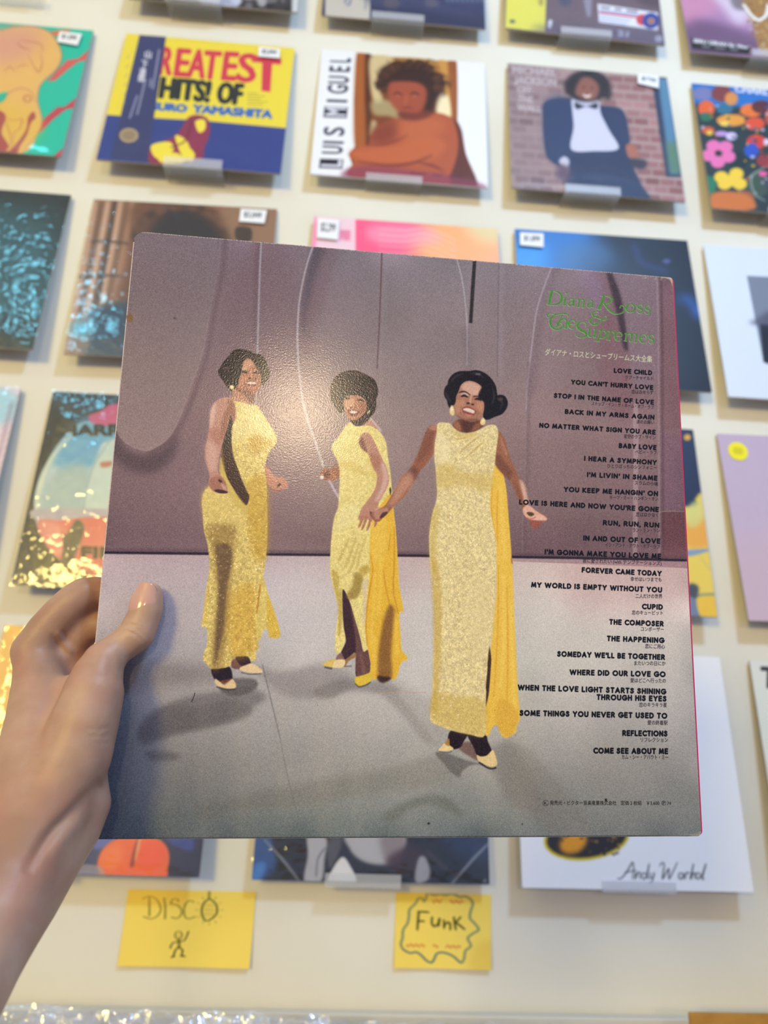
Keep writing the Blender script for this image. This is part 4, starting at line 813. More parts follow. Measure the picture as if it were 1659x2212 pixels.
@art((3,1))
def _():
    p = new_print((3,1), (176,154,150), 800); p.z(1060,0,2.77)
    for r in range(17):                      # plain brick wall pictured behind
        y = 400+r*50
        for k in range(13):
            x = 60+k*92+(46 if r % 2 else 0)+r*3; c_ = rng.normal(0, 17); t = np.clip((x-100)/900, 0, 1)
            p.fill([(x,y+k*7),(x+84,y+6+k*7),(x+86,y+44+k*7),(x+2,y+38+k*7)], (138+22*t+c_, 110-8*t+c_, 112-6*t+c_), .8, 3, False)
    p.fill([(100,380),(420,400),(380,800),(330,1150),(130,1120)], (142,122,132), .45, 40)
    p.fill([(960,455),(1060,460),(1140,1060),(1050,1060)], (46,60,92), 1, 3, False); p.fill([(1000,470),(1060,470),(1130,1040),(1075,1040)], (86,134,168), 1, 6, False); p.fill([(1050,850),(1110,850),(1130,1040),(1078,1040)], (92,128,92), .9, 18, False)
    NV = (38,52,88)
    p.fill([(330,605),(480,590),(660,630),(790,660),(830,820),(830,880),(850,990),(900,1100),(930,1210),(480,1160),(470,1000),(400,990),(330,920),(312,700)], NV, 1, 5)
    p.fill([(330,610),(470,600),(480,900),(420,980),(335,900)], (44,66,112), .6, 18); p.fill([(690,660),(780,680),(815,820),(780,880)], (44,62,104), .6, 16)
    p.fill([(485,590),(530,600),(640,600),(660,680),(710,780),(765,890),(620,905),(482,895),(495,760),(487,660)], (208,206,226), 1, 4)
    p.fill([(505,612),(570,636),(636,616),(632,652),(570,638),(515,654)], (36,44,66), 1, 3)
    p.ell(578, 515, 138, 96, (34,30,42), 1, 10); p.ell(700, 560, 24, 40, (40,36,46), .9, 8)
    p.fill([(515,510),(550,462),(610,470),(650,520),(636,580),(590,600),(540,585),(505,560)], (146,92,80), 1, 8)
    p.fill([(550,560),(575,572),(602,562),(590,582),(565,582)], (240,230,226), 1, 3); p.ell(556, 520, 10, 5, (50,30,34), .8, 3); p.ell(606, 526, 10, 5, (50,30,34), .8, 3)
    p.fill([(410,960),(440,935),(470,960),(460,1000),(420,985)], (206,200,216), 1, 5); p.fill([(400,990),(470,1000),(480,1080),(400,1070)], (86,66,92), .8, 14)
    p.fill([(808,870),(850,865),(880,910),(870,950),(825,940)], (172,106,88), 1, 6); p.fill([(840,950),(930,960),(920,1010),(850,1000)], (44,44,66), .9, 8)
    for y, s_ in ((420,"MICHAEL"),(478,"JACKSON")): p.text(s_, (130+(y-420)*.2,y+18), (390,y+34), 40, (206,196,204), .75, 2, blur=1)
    for y, s_, w in ((540,"OFF",80),(595,"THE",90),(650,"WALL",140)): p.text(s_, (160,y+12), (160+w,y+20), 40, (206,196,204), .7, 2, blur=1)
    return p
@art((4,1))
def _():
    p = new_print((4,1), (36,52,60)); p.z(1060,0,2.77)
    p.fill([(1180,480),(1800,520),(1800,680),(1500,640),(1230,620)], (42,110,190), 1, 10); p.text("CHARLY", (1462,548), (1700,572), 36, (206,206,230), 1, 3)
    for x,y,rx,ry,c in ((1270,560,60,40,(120,120,170)),(1380,560,60,50,(130,60,60)),(1290,650,50,50,(232,96,44)),(1400,650,50,34,(52,110,140)),(1440,590,40,40,(220,140,70)),(1560,660,70,40,(238,120,50)),(1620,640,60,40,(90,40,50)),(1290,700,40,26,(40,110,80)),(1440,720,90,36,(234,154,60)),(1580,740,60,40,(226,80,50)),
        (1300,780,40,24,(206,90,60)),(1310,795,20,16,(230,190,60)),(1380,800,40,16,(196,150,220)),(1440,815,34,24,(220,200,240)),(1590,850,60,44,(218,60,52)),(1560,900,44,44,(40,80,190)),(1640,960,50,40,(150,50,60)),(1480,960,60,50,(24,44,50)),(1650,850,20,20,(230,210,240)),(1400,740,30,16,(234,200,90)),(1700,700,60,60,(200,80,60)),(1760,900,60,90,(230,120,60)),
        (1300,1110,50,60,(30,120,90)),(1600,1100,70,80,(60,80,70)),(1630,1040,26,16,(240,90,160)),(1520,1200,60,60,(160,90,60)),(1700,1100,60,60,(60,60,80))):
        p.ell(x, y, rx, ry, c, .95, 5)
    for i in range(70): p.ell(rng.uniform(1230,1700), rng.uniform(620,1180), rng.uniform(5,14), rng.uniform(4,10), [(20,60,50),(230,180,60),(220,90,60),(200,190,220),(40,90,160)][i%5], .8, 3)
    for a in range(5): p.ell(1365+62*math.cos(a*1.257+.4), 918+52*math.sin(a*1.257+.4), 44, 36, (226,112,172), 1, 4)
    p.ell(1358, 915, 16, 14, (40,30,40), 1, 3)
    for x,y in ((1380,1060),(1440,1080),(1490,1100),(1470,1040),(1400,1100)): p.ell(x, y, 44, 36, (236,196,60), 1, 5)
    p.fill([(1340,1150),(1520,1160),(1580,1250),(1310,1240)], (200,110,50), 1, 8); p.stroke([(1640,1000),(1560,1060),(1580,1160),(1640,1200)], 8, (190,196,190), .7, 4)
    return p
@art((0,0))
def _(): return new_print((0,0), (90,90,96), 128)
@art((1,0))
def _():
    p = new_print((1,0), (54,50,58), 320); p.z(0,0,2.514)
    for i in range(260): p.ell(rng.uniform(700,1640), rng.uniform(-700,60), rng.uniform(10,40), rng.uniform(8,26), [(28,26,32),(120,116,126),(190,188,196),(70,66,74)][i%4], .8, 5)
    p.fill([(1100,-60),(1290,-60),(1285,40),(1100,30)], (196,200,232), .8, 4); p.fill([(1600,-200),(1640,-200),(1615,70),(1585,66)], (206,208,214), 1, 2)
    return p
@art((2,0))
def _():
    p = new_print((2,0), (44,50,84), 400); p.z(620,0,3.19)
    p.fill([(280,-900),(600,-900),(570,135),(262,105)], (196,188,180), 1, 0, False)
    for t,x,y in (("ユ",420,-30),("リ",415,26)): p.text(t, (x-18,y+10), (x+22,y+13), 40, (64,82,140), 1, 2)
    p.stroke([(545,-60),(540,60)], 12, (130,130,140), .7, 3); p.fill([(600,-200),(1380,-200),(1380,100),(900,60),(580,30)], (52,60,104), .7, 20)
    for i in range(8): p.stroke([(1100+i*34,-20),(1110+i*34,14)], 10, (150,170,190), .6, 4)
    p.ell(720, 20, 60, 40, (96,84,96), .7, 12); p.ell(1000, 20, 50, 30, (110,100,110), .6, 10)
    return p
@art((3,0))
def _():
    p = new_print((3,0), (112,96,108), 500); p.z(1060,0,2.77)
    p.fill([(100,-300),(340,-300),(325,190),(88,165)], (222,214,96), 1, 0, False); p.ell(130, 128, 18, 12, (96,110,100), 1, 3); p.ell(300, 10, 14, 26, (140,130,90), .7, 4)
    p.fill([(400,-60),(470,-60),(480,20),(420,30)], (78,82,110), .9, 8); p.fill([(550,-80),(600,-80),(600,80),(575,90)], (150,146,166), .9, 5); p.fill([(820,-80),(1040,-80),(1040,40),(900,20)], (84,68,80), .8, 16)
    p.fill([(640,22),(1000,76),(1000,182),(648,132)], (226,226,236), 1, 0, False)
    p.scribble((660,52), (890,80), 16, 5, (70,60,80), .9, 1.5, (4,3,5)); p.stroke([(655,74),(880,104)], 12, (206,74,84), 1, 1); p.stroke([(655,66),(880,90)], 6, (80,100,180), 1, 1)
    for i in range(3): p.stroke([(655,92+i*14),(840-i*16,118+i*14)], 4, (110,120,180), .8, 1)
    p.ell(905, 118, 34, 34, (206,70,84), 1, 1); p.ell(958, 124, 50, 48, (46,66,150), 1, 1); p.ell(960, 126, 22, 20, (190,140,120), 1, 2); p.ell(960, 126, 8, 8, (110,60,60), 1)
    p.text("21", (760,212), (820,220), 30, (214,214,226), 1, 4); p.text("1", (345,165), (358,167), 44, (220,220,232), 1, 4); p.ell(1005, 232, 24, 20, (214,214,224), 1, 3)
    p.fill([(330,150),(1040,190),(1040,270),(330,195)], (96,90,122), .5, 20)
    return p
@art((4,0))
def _():
    p = new_print((4,0), (172,128,170), 500); p.z(1060,0,2.77)
    p.fill([(1130,-100),(1320,-60),(1360,60),(1240,120),(1170,160)], (206,140,170), .8, 30); p.fill([(1200,120),(1500,180),(1700,300),(1200,320)], (90,64,96), .7, 30)
    p.fill([(1260,-120),(1480,-60),(1560,90),(1480,150),(1380,40)], (222,208,220), .85, 24); p.fill([(1430,-60),(1540,-40),(1560,40),(1480,60),(1440,20)], (110,100,108), .8, 10)
    p.fill([(1510,0),(1760,0),(1720,300),(1620,320),(1560,120)], (164,120,66), 1, 8)
    for i in range(60): p.ell(rng.uniform(1540,1740), rng.uniform(0,300), 8, 7, [(220,180,110),(110,76,44),(200,200,190)][i%3], .8, 3)
    p.stroke([(1515,30),(1560,90),(1600,120),(1650,90),(1660,30)], 16, (240,240,240), 1, 2)
    p.fill([(1200,228),(1550,282),(1556,300),(1500,320),(1206,290)], (14,12,18), 1, 1, False); p.fill([(1200,228),(1550,282),(1545,326),(1206,290)], (14,12,18), 1, 1, False)
    p.text("SERU GIRAN En Vivo", (1212,252), (1535,292), 20, (226,224,230), 1, 2); p.scribble((1265,284), (1490,306), 13, 4, (206,204,210), .9, 1.5, (4,5,4))
    return p
@art((0,2))
def _():
    p = new_print((0,2), (20,28,36)); p.z(0,400,2.37)
    p.fill([(-600,120),(220,160),(200,520),(160,700),(-600,700)], (34,84,98), .8, 50); p.stroke([(60,205),(150,215),(250,225)], 10, (70,60,60), .5, 8)
    p.fill([(-500,700),(180,700),(170,900),(-500,900)], (14,18,24), .7, 30); p.fill([(90,300),(200,330),(160,420),(80,420)], (40,80,96), .6, 14)
    return p
@art((1,2))
def _():
    p = new_print((1,2), (150,108,84)); p.z(0,400,2.37)
    for i, c in enumerate(((196,156,132),(110,76,58),(206,170,150),(96,66,52),(204,164,140),(120,84,64),(190,146,120))):
        x = 480+i*32; p.fill([(x,80),(x+20,84),(x-70+i*3,700),(x-110+i*3,860),(x-160,860)], c, .85, 6, False)
    for q in ([(590,80),(560,280),(500,600)],[(470,290),(560,288),(660,300)],[(400,470),(560,462),(640,470)]): p.stroke(q, 12, (58,48,52), .85, 4)
    p.fill([(690,90),(1000,90),(1140,150),(1180,260),(1200,700),(620,700),(640,380),(660,240)], (112,70,52), 1, 20); p.fill([(780,200),(900,110),(1040,150),(1140,250),(1150,400),(760,400)], (34,26,40), 1, 28)
    for i in range(40): t = rng.uniform(3, 6.4); p.ell(930+230*math.cos(t), 260+150*math.sin(t), 26, 20, [(60,38,34),(110,72,54)][i%2], .7, 8)
    p.fill([(1150,110),(1430,120),(1400,300),(1200,300)], (148,114,88), .8, 14); p.fill([(1210,215),(1285,222),(1280,290),(1210,280)], (52,38,38), .9, 5)
    p.fill([(470,640),(640,600),(700,640),(700,900),(430,870),(400,780)], (40,60,88), 1, 18); p.fill([(380,700),(470,690),(440,860),(330,850)], (158,124,108), .7, 12)
    p.ell(420, 735, 60, 40, (90,190,230), .8, 20)  # cyan lamp reflection painted into the cover
    return p
@art((2,2))
def _():
    p = new_print((2,2), (244,130,130), 500); p.z(640,420,1.628)
    p.fill([(205,60),(480,80),(420,260),(205,240)], (246,92,140), 1, 14); p.fill([(480,80),(720,90),(720,260),(420,260)], (246,176,120), 1, 30); p.fill([(600,90),(720,90),(715,170),(620,150)], (226,216,170), .8, 20)
    p.fill([(260,110),(460,120),(500,170),(280,170)], (250,170,196), .6, 12)
    for y in (120,140,160,180,200): p.stroke([(290,y),(380,y+6),(460,y-2),(560,y+40)], 4, (252,206,210), .6, 2)
    p.fill([(40,50),(208,68),(208,700),(30,700)], (238,206,220), 1, 0, False); p.fill([(40,50),(72,55),(60,700),(20,700)], (250,140,196), .9, 3, False)
    p.text("限", (155,158), (190,160), 28, (226,120,160), .9, 2)
    return p
@art((3,2))
def _():
    p = new_print((3,2), (14,30,60), 500); p.z(640,420,1.628)
    p.fill([(765,120),(1050,140),(1000,240),(900,330),(770,300)], (40,118,206), .9, 36); p.fill([(770,180),(880,170),(860,300),(775,300)], (60,150,232), .8, 24); p.fill([(930,180),(1100,170),(1120,240),(1000,300),(930,260)], (70,110,160), .6, 22)
    p.fill([(1100,130),(1390,150),(1480,700),(1200,700),(1180,300)], (12,20,40), .9, 30); p.stroke([(1190,180),(1215,240),(1300,270)], 18, (50,70,150), .6, 10)
    p.stroke([(1340,380),(1375,360),(1400,400),(1412,430)], [10,26,20], (40,104,206), .9, 16); p.ell(1302, 235, 14, 8, (96,100,170), .8, 4)
    return p
@art((4,2))
def _():
    p = new_print((4,2), (214,222,240)); p.z(1400,520,6.14)
    p.fill([(1310,465),(3200,560),(3300,1900),(1530,1610)], (120,128,150), 1, 4, False); p.fill([(1480,1100),(3000,1180),(3000,2100),(1535,1612)], (24,28,46), 1, 10, False); p.fill([(1440,1040),(1800,900),(3000,1000),(3000,1200),(1480,1120)], (76,76,100), .8, 26)
    return p
@art((0,3))
def _():
    p = new_print((0,3), (226,206,220), 400); p.z(0,820,3.687)
    p.fill([(-900,100),(60,80),(20,360),(-900,400)], (160,206,226), .9, 30); p.stroke([(90,200),(0,560),(-120,900)], 20, (120,100,130), .5, 14)
    for i in range(12): p.stroke([(170-i*16,100+i*60),(60-i*16,220+i*60)], 8, (150,120,150), .5, 5)
    return p
@art((1,3))
def _():
    p = new_print((1,3), (24,24,32)); p.z(0,820,3.687)
    p.fill([(440,100),(940,130),(900,420),(560,330)], (30,48,70), .8, 20)
    C1 = [(1500,420),(1300,280),(1000,300),(700,330),(560,400),(430,560),(320,760),(270,950),(280,1080),(300,1180),(380,1330),(470,1430),(600,1500),(900,1560),(1500,1560),(1900,900)]
    p.fill(C1, (178,196,198), 1, 3); p.fill([(560,420),(680,300),(800,360),(1200,380),(1000,640),(760,700),(560,740),(420,640)], (96,162,196), .95, 34)
    p.stroke([(600,420),(430,600),(330,820),(290,1040)], [10,34,30], (214,216,190), .8, 10)
    p.fill([(360,860),(500,700),(700,700),(680,1030),(340,1030)], (162,182,180), .9, 24); p.fill([(880,480),(760,640),(700,820),(670,1040),(900,1040),(1400,1000),(1400,500)], (190,204,196), 1, 12); p.stroke([(880,480),(760,660),(690,860),(665,1040)], 14, (150,168,168), .8, 5)
    p.fill([(280,1030),(900,1030),(1400,1010),(1500,1100),(820,1100),(500,1120),(300,1130)], (176,168,176), 1, 4)
    p.fill([(300,1130),(500,1120),(640,1100),(820,1095),(1500,1090),(1500,1600),(640,1560),(540,1500),(470,1430),(370,1320)], (216,108,98), 1, 5); p.fill([(300,1140),(480,1150),(500,1380),(400,1360)], (224,150,140), .8, 24)
    p.fill([(800,250),(940,190),(1500,200),(1500,330),(850,370),(700,300)], (190,76,126), 1, 8)
    p.fill([(800,660),(890,650),(880,690),(810,700)], (180,110,90), .9, 6)
    p.text("HARRY", (496,446), (1080,440), 82, (18,22,28), 1, 9); p.text("FINE", (652,1418), (1050,1425), 86, (20,16,18), 1, 9)
    p.fill([(475,1160),(510,1240),(560,1190),(600,1120),(650,1130),(670,1190),(640,1300),(600,1400),(580,1500),(480,1500),(500,1360),(500,1250)], (80,70,60), 1, 6)
    p.fill([(80,1600),(400,1480),(700,1520),(700,1640),(60,1640)], (120,96,50), .6, 24)  # warm yellow reflection of the plastic wrap, painted along the bottom
    return p
@art((2,3))
def _(): return new_print((2,3), (80,80,96), 64)
@art((3,3))
def _():
    p = new_print((3,3), (28,40,72), 500); p.z(1400,860,4.425)
    p.fill([(200,300),(430,300),(540,980),(200,980)], (28,40,74), 1, 4, False); p.ell(375, 375, 34, 30, (216,160,60), 1, 8)
    p.fill([(-600,980),(380,1040),(450,960),(540,1000),(680,2110),(300,2110),(-600,2000)], (226,198,88), 1, 14); p.fill([(360,1200),(560,1150),(600,1400),(380,1420)], (226,160,66), .9, 22); p.fill([(370,1060),(480,980),(520,1160),(400,1240)], (206,204,130), .8, 16)
    p.stroke([(200,1490),(400,1480),(580,1450)], [40,60,20], (120,150,190), .95, 8); p.stroke([(500,1520),(560,1600),(620,1660)], 8, (170,170,150), .7, 6); p.stroke([(420,1900),(520,1880),(660,1875)], 26, (130,140,120), .9, 8)
    p.fill([(390,1780),(480,1800),(470,1900),(420,1960),(300,1960)], (70,76,90), 1, 12); p.fill([(280,1900),(450,1920),(510,2110),(280,2110)], (110,126,156), 1, 8); p.fill([(470,1920),(660,1910),(680,2100),(520,2110)], (228,186,66), 1, 6)
    return p
@art((4,3))
def _():
    p = new_print((4,3), (190,170,196), 400); p.z(1400,860,4.425); p.fill([(700,1500),(1300,1300),(1300,2200),(900,2200)], (200,172,186), .6, 120)
    return p
@art((0,4))
def _(): return new_print((0,4), (200,190,180), 64)
@art((1,4))
def _():
    p = new_print((1,4), (44,54,100), 600); p.z(0,1600,3.614)
    p.fill([(0,-940),(260,-900),(120,-500),(40,0),(-900,100),(-900,-900)], (214,158,60), 1, 30)  # gold reflection in the plastic, painted into the cover colour
    p.fill([(-900,600),(900,600),(740,800),(560,1000),(500,1100),(-900,1100)], (62,30,44), 1, 30); p.fill([(560,740),(900,740),(820,830),(720,840)], (92,100,180), .9, 12); p.fill([(1200,700),(1700,700),(1500,1100),(1300,1100)], (22,22,60), 1, 16); p.fill([(1280,740),(1500,740),(1500,860),(1360,820)], (46,70,160), .8, 18)
    p.fill([(760,960),(800,850),(900,770),(1000,740),(1150,740),(1270,790),(1320,880),(1310,1000),(1260,1072),(800,1072),(770,1020)], (232,98,32), 1, 7); p.fill([(1080,780),(1250,800),(1290,920),(1200,1000),(1080,980)], (236,74,24), .6, 26); p.fill([(780,900),(900,800),(960,880),(900,1000),(800,1000)], (240,128,44), .7, 24)
    p.stroke([(1075,760),(1050,860),(1030,970)], [14,22,34], (120,40,30), .8, 8); p.stroke([(1095,750),(1075,850),(1055,930)], [16,22,8], (222,170,120), .9, 4)
    p.fill([(610,970),(780,980),(800,1060),(560,1060)], (170,158,166), .7, 8)
    return p
@art((2,4))
def _():
    p = new_print((2,4), (12,12,18), 600); p.z(500,1780,2.676)
    p.fill([(120,60),(330,60),(300,200),(180,330),(100,330)], (34,84,156), .85, 22); p.fill([(140,230),(200,230),(170,320),(120,320)], (60,130,210), .8, 14); p.fill([(1230,60),(1500,60),(1480,220),(1350,200),(1260,140)], (20,50,90), .8, 24)
    p.fill([(240,60),(420,60),(420,330),(300,300)], (8,8,12), 1, 12); p.stroke([(190,90),(300,210),(390,330)], [10,18,14], (130,134,150), .9, 5)
    p.stroke([(1490,110),(1400,200),(1270,350)], [12,18,14], (140,144,158), .9, 5)
    p.fill([(440,60),(550,80),(540,200),(520,330),(420,330),(440,180)], (176,174,184), 1, 6); p.stroke([(540,140),(500,200),(490,300)], 10, (96,96,108), .8, 6); p.fill([(560,90),(640,90),(600,220),(560,250)], (92,92,100), .8, 6)
    p.fill([(670,60),(990,60),(980,180),(930,230),(820,235),(730,200),(680,140)], (178,176,184), 1, 10); p.fill([(860,60),(1000,60),(990,200),(900,230)], (124,108,112), .7, 18); p.fill([(900,200),(1080,120),(1080,260),(960,300)], (52,20,26), .8, 18)
    p.fill([(590,250),(640,190),(680,230),(720,340),(560,340)], (222,220,226), 1, 5); p.fill([(1080,200),(1120,190),(1150,270),(1130,330),(1060,330)], (170,170,184), .9, 6); p.stroke([(1130,160),(1220,240),(1300,300)], 30, (90,72,66), .5, 12); p.ell(1465, 330, 12, 14, (150,150,150), .7, 4)
    return p
@art((3,4))
def _():
    p = new_print((3,4), (240,238,242), 800); p.z(1130,1660,3.136)
    # plain speckled yellow and black patch standing in for the printed artwork
    p.ell(430, 470, 292, 152, (206,178,24), 1, 6, -.12); p.ell(430, 468, 272, 134, (34,32,40), 1, 7, -.12); p.ell(340, 500, 100, 74, (226,148,30), 1, 14, -.5)
    for i in range(40): p.ell(rng.uniform(260,660), rng.uniform(440,590), rng.uniform(4,14), rng.uniform(3,10), (28,28,34) if i%2 else (200,140,40), .8, 4)
    S_ = [[(640,745),(668,742),(708,690),(742,636),(748,690),(740,748)],[(690,705),(765,690)],[(756,748),(764,706),(758,748),(776,710),(792,706),(790,746)],[(836,714),(812,710),(804,736),(822,748),(838,720),(854,648),(842,735),(856,742)],[(864,708),(862,736),(880,740),(888,708),(874,765),(856,770)],
          [(926,660),(940,640),(956,652),(944,748),(986,680),(988,748),(1020,690),(1044,638)],[(1086,712),(1062,710),(1054,736),(1072,748),(1090,714),(1088,746)],[(1098,748),(1106,708),(1126,710)],[(1130,748),(1154,648),(1136,748),(1152,712),(1166,712),(1164,746)],[(1200,714),(1180,708),(1170,730),(1184,748),(1200,732),(1200,714)],[(1206,742),(1238,648),(1214,742),(1226,748)]]
    for q in S_: p.stroke(q, [6,9,6], (66,64,68), .95, 1.2)
    return p
@art((4,4))
def _():
    p = new_print((4,4), (222,222,214), 400); p.z(1520,1380,3.81); p.text("T", (470,400), (600,404), 170, (60,60,64), 1, 8); return p
# ------------------------------------------------------------------ materials for printed and plastic things
def print_mat(name, im, rough=.45, spec=.5, grain=None):
    m = bpy.data.materials.new(name); m.use_nodes = True; nt = m.node_tree; b = nt.nodes['Principled BSDF']
    t = nt.nodes.new('ShaderNodeTexImage'); t.image = im; t.interpolation = 'Cubic'; nt.links.new(t.outputs[0], b.inputs['Base Color'])
    b.inputs['Roughness'].default_value = rough; b.inputs['Specular IOR Level'].default_value = spec
    if grain: add_bump(m, grain[0], grain[1], grain[2], 2)
    return m
def film_mat(name, tint=(235,240,255), gloss=.08, milk=.03, rough=.06, bump=(60,.5,.002)):
    m = bpy.data.materials.new(name); m.use_nodes = True; nt = m.node_tree; nt.nodes.clear(); N = nt.nodes.new; L = nt.links.new
    out = N('ShaderNodeOutputMaterial'); tr = N('ShaderNodeBsdfTransparent'); gl = N('ShaderNodeBsdfGlossy'); df = N('ShaderNodeBsdfTranslucent' if name == 'frosted_acrylic' else 'ShaderNodeBsdfDiffuse')
    m1 = N('ShaderNodeMixShader'); m2 = N('ShaderNodeMixShader'); fr = N('ShaderNodeLayerWeight'); fr.inputs['Blend'].default_value = .12; fo = fr.outputs['Fresnel'] if name != 'frosted_acrylic' else fr.outputs['Facing']
    mu = N('ShaderNodeMath'); mu.operation = 'MULTIPLY_ADD'; mu.inputs[1].default_value = 1.0; mu.inputs[2].default_value = gloss
    gl.inputs['Roughness'].default_value = rough; gl.inputs['Color'].default_value = (*s2l(tint), 1); df.inputs['Color'].default_value = (*s2l(tint), 1)
    tc = N('ShaderNodeTexCoord'); nz = N('ShaderNodeTexNoise'); bp = N('ShaderNodeBump'); nz.inputs['Scale'].default_value = bump[0]; nz.inputs['Detail'].default_value = 2
    bp.inputs['Strength'].default_value = bump[1]; bp.inputs['Distance'].default_value = bump[2]
    L(tc.outputs['Object'], nz.inputs['Vector']); L(nz.outputs['Fac'], bp.inputs['Height']); L(bp.outputs[0], gl.inputs['Normal']); L(bp.outputs[0], fr.inputs['Normal'])
    L(fo, mu.inputs[0]); mu.inputs[1].default_value = .9 if name != 'frosted_acrylic' else .10; m1.inputs[0].default_value = milk; L(tr.outputs[0], m1.inputs[1]); L(df.outputs[0], m1.inputs[2])
    L(mu.outputs[0], m2.inputs[0]); L(m1.outputs[0], m2.inputs[1]); L(gl.outputs[0], m2.inputs[2]); L(m2.outputs[0], out.inputs[0])
    return m
M_film = film_mat('shrink_film', gloss=.035, milk=.012, rough=.1, bump=(26,.6,.003))
M_film_loose = film_mat('loose_film', gloss=.06, milk=.015, rough=.09, bump=(55,.8,.003))
M_acryl = film_mat('frosted_acrylic', tint=(244,242,238), gloss=.02, milk=.24, rough=.3, bump=(20,.0,.0001))
M_lip = film_mat('frosted_lip', tint=(232,232,238), gloss=.03, milk=.26, rough=.3, bump=(20,.0,.0001))
M_edge = mat_new('card_edge', (176,166,152), .8, .2); M_magenta = mat_new('magenta_card', (190,40,96), .5)
M_skin = None

def sheet_mesh(w, h, y0, t, radii=(0,0,0,0), name='cover', zf=0):
    """flat card with rounded corners (TL,TR,BR,BL), front at z=zf, thickness t, UV over the front"""
    pts = []
    for (cx, cy, r, a0) in ((-w/2, y0+h, radii[0], 180), (w/2, y0+h, radii[1], 90), (w/2, y0, radii[2], 0), (-w/2, y0, radii[3], 270)):
        if r <= 0: pts.append((cx, cy)); continue
        ox = cx + (r if cx < 0 else -r); oy = cy + (r if cy <= y0+1e-9 else -r)
        for k in range(6): a = math.radians(a0-90*k/5); pts.append((ox+r*math.cos(a), oy+r*math.sin(a)))
    bm = bmesh.new(); uv = bm.loops.layers.uv.new('UVMap')
    f = [bm.verts.new((x, y, zf)) for x, y in pts]; b = [bm.verts.new((x, y, zf-t)) for x, y in pts]; n = len(pts)
    F = bm.faces.new(f[::-1]); F.material_index = 0; B = bm.faces.new(b); B.material_index = 1
    for i in range(n):
        s = bm.faces.new([f[i], f[(i+1)%n], b[(i+1)%n], b[i]]); s.material_index = 1
    for fc in bm.faces:
        for l in fc.loops: l[uv].uv = ((l.vert.co.x+w/2)/w, (l.vert.co.y-y0)/h)
    bmesh.ops.recalc_face_normals(bm, faces=bm.faces[:])
    return me_from(bm, name)
def film_mesh(w, h, y0, z0, amp, seed, nx=44, ny=44, belly=0.0025, name='wrap', an=(7,7)):
    bm = bmesh.new(); V = []
    for j in range(ny+1):
        for i in range(nx+1):
            u, v = i/nx, j/ny; e = min(u, 1-u, v, 1-v); k = min(1, e*14)
            q = Vector((u*an[0]+seed*3.1, v*an[1]+u*1.5, seed)); d = noise.noise(q)*.6+noise.noise(q*2.7)*.4
            near = math.exp(-min(v, 1-v)*9)
            z = z0 + amp*(.35+near)*d*k + belly*math.sin(math.pi*u)**.5*math.exp(-((v-.03-.13*math.sin(math.pi*u))/.045)**2)*k - .0016*(1-k)
            V.append(bm.verts.new((-w/2+u*w, y0+v*h, z)))
    for j in range(ny):
        for i in range(nx): a = j*(nx+1)+i; bm.faces.new([V[a], V[a+1], V[a+nx+2], V[a+nx+1]])
    return me_from(bm, name, True)

INFO = {  # wrap kind, label, group-free
 (0,0): (0, 'record sleeve above the frame, only its holder shows at the top left corner'),
 (0,1): (1, 'teal record sleeve with red stripes and a yellow seated figure, cut by the left edge'),
 (0,2): (2, 'dark glossy record sleeve with turquoise reflections below the teal sleeve'),
 (0,3): (2, 'pale pink and light blue record sleeve cut by the left edge'),
 (1,0): (1, 'black and white leafy record sleeve at the top, above the yellow and blue one'),
 (1,1): (3, 'yellow and blue record sleeve with red REATEST lettering and a navy paper band'),
 (1,2): (2, 'brown record sleeve with a dark haired head, behind the held sleeve at left'),
 (1,3): (2, 'black record sleeve with a pale blue round window and the letters HAR'),
 (1,4): (2, 'navy record sleeve with an orange fruit, gold reflection painted at its left, behind the wrist'),
 (2,0): (1, 'dark blue record sleeve with a beige band, top row middle'),
 (2,1): (0, 'white record sleeve with a bare shouldered dark haired man, arms folded'),
 (2,2): (3, 'pink and orange record sleeve with a white band above the held sleeve'),
 (2,4): (2, 'black and blue record sleeve with a grey figure under the held sleeve'),
 (3,0): (1, 'mauve grey record sleeve with a yellow band and a red and blue disc sticker'),
 (3,1): (1, 'record sleeve with a man in navy suit and white shirt by a brick wall'),
 (3,2): (0, 'deep blue record sleeve behind the top right corner of the held sleeve'),
 (3,3): (0, 'navy and yellow painted record sleeve right of the held sleeve'),
 (3,4): (0, 'white record sleeve with a yellow and black patch and cursive signature'),
 (4,0): (1, 'purple clouded record sleeve with a black caption plate, top right corner'),
 (4,1): (0, 'record sleeve covered with colourful painted flowers on blue'),
 (4,2): (0, 'white record sleeve with a grey and black landscape picture'),
 (4,3): (0, 'plain lilac record sleeve with a round yellow sticker'),
 (4,4): (0, 'cream record sleeve starting with a letter T, lower right edge')}
STICK = {(0,1): ('$1,099', (0,40,6.914), [(905,225),(1235,265),(1170,435),(865,380)]), (1,1): ('$2,099', (0,0,2.514), [(1408,265),(1522,280),(1518,328),(1404,318)]),
 (3,1): ('$799', (1060,0,2.77), [(875,455),(1000,470),(1000,540),(875,510)]), (1,2): ('$2,049', (0,400,2.37), [(1235,130),(1368,138),(1355,205),(1225,195)]),
 (2,2): ('$2,299', (640,420,1.628), [(76,90),(152,97),(146,166),(72,158)]), (3,2): ('$1,899', (640,420,1.628), [(785,140),(867,144),(867,192),(785,184)])}
def to_local(mw, u, v):
    inv = mw.inverted(); o = inv @ Vector(CP); d = inv.to_3x3() @ Vector(ray(u, v)); t = -o.z/d.z; q = o+d*t; return (q.x, q.y)
HOLD = {}
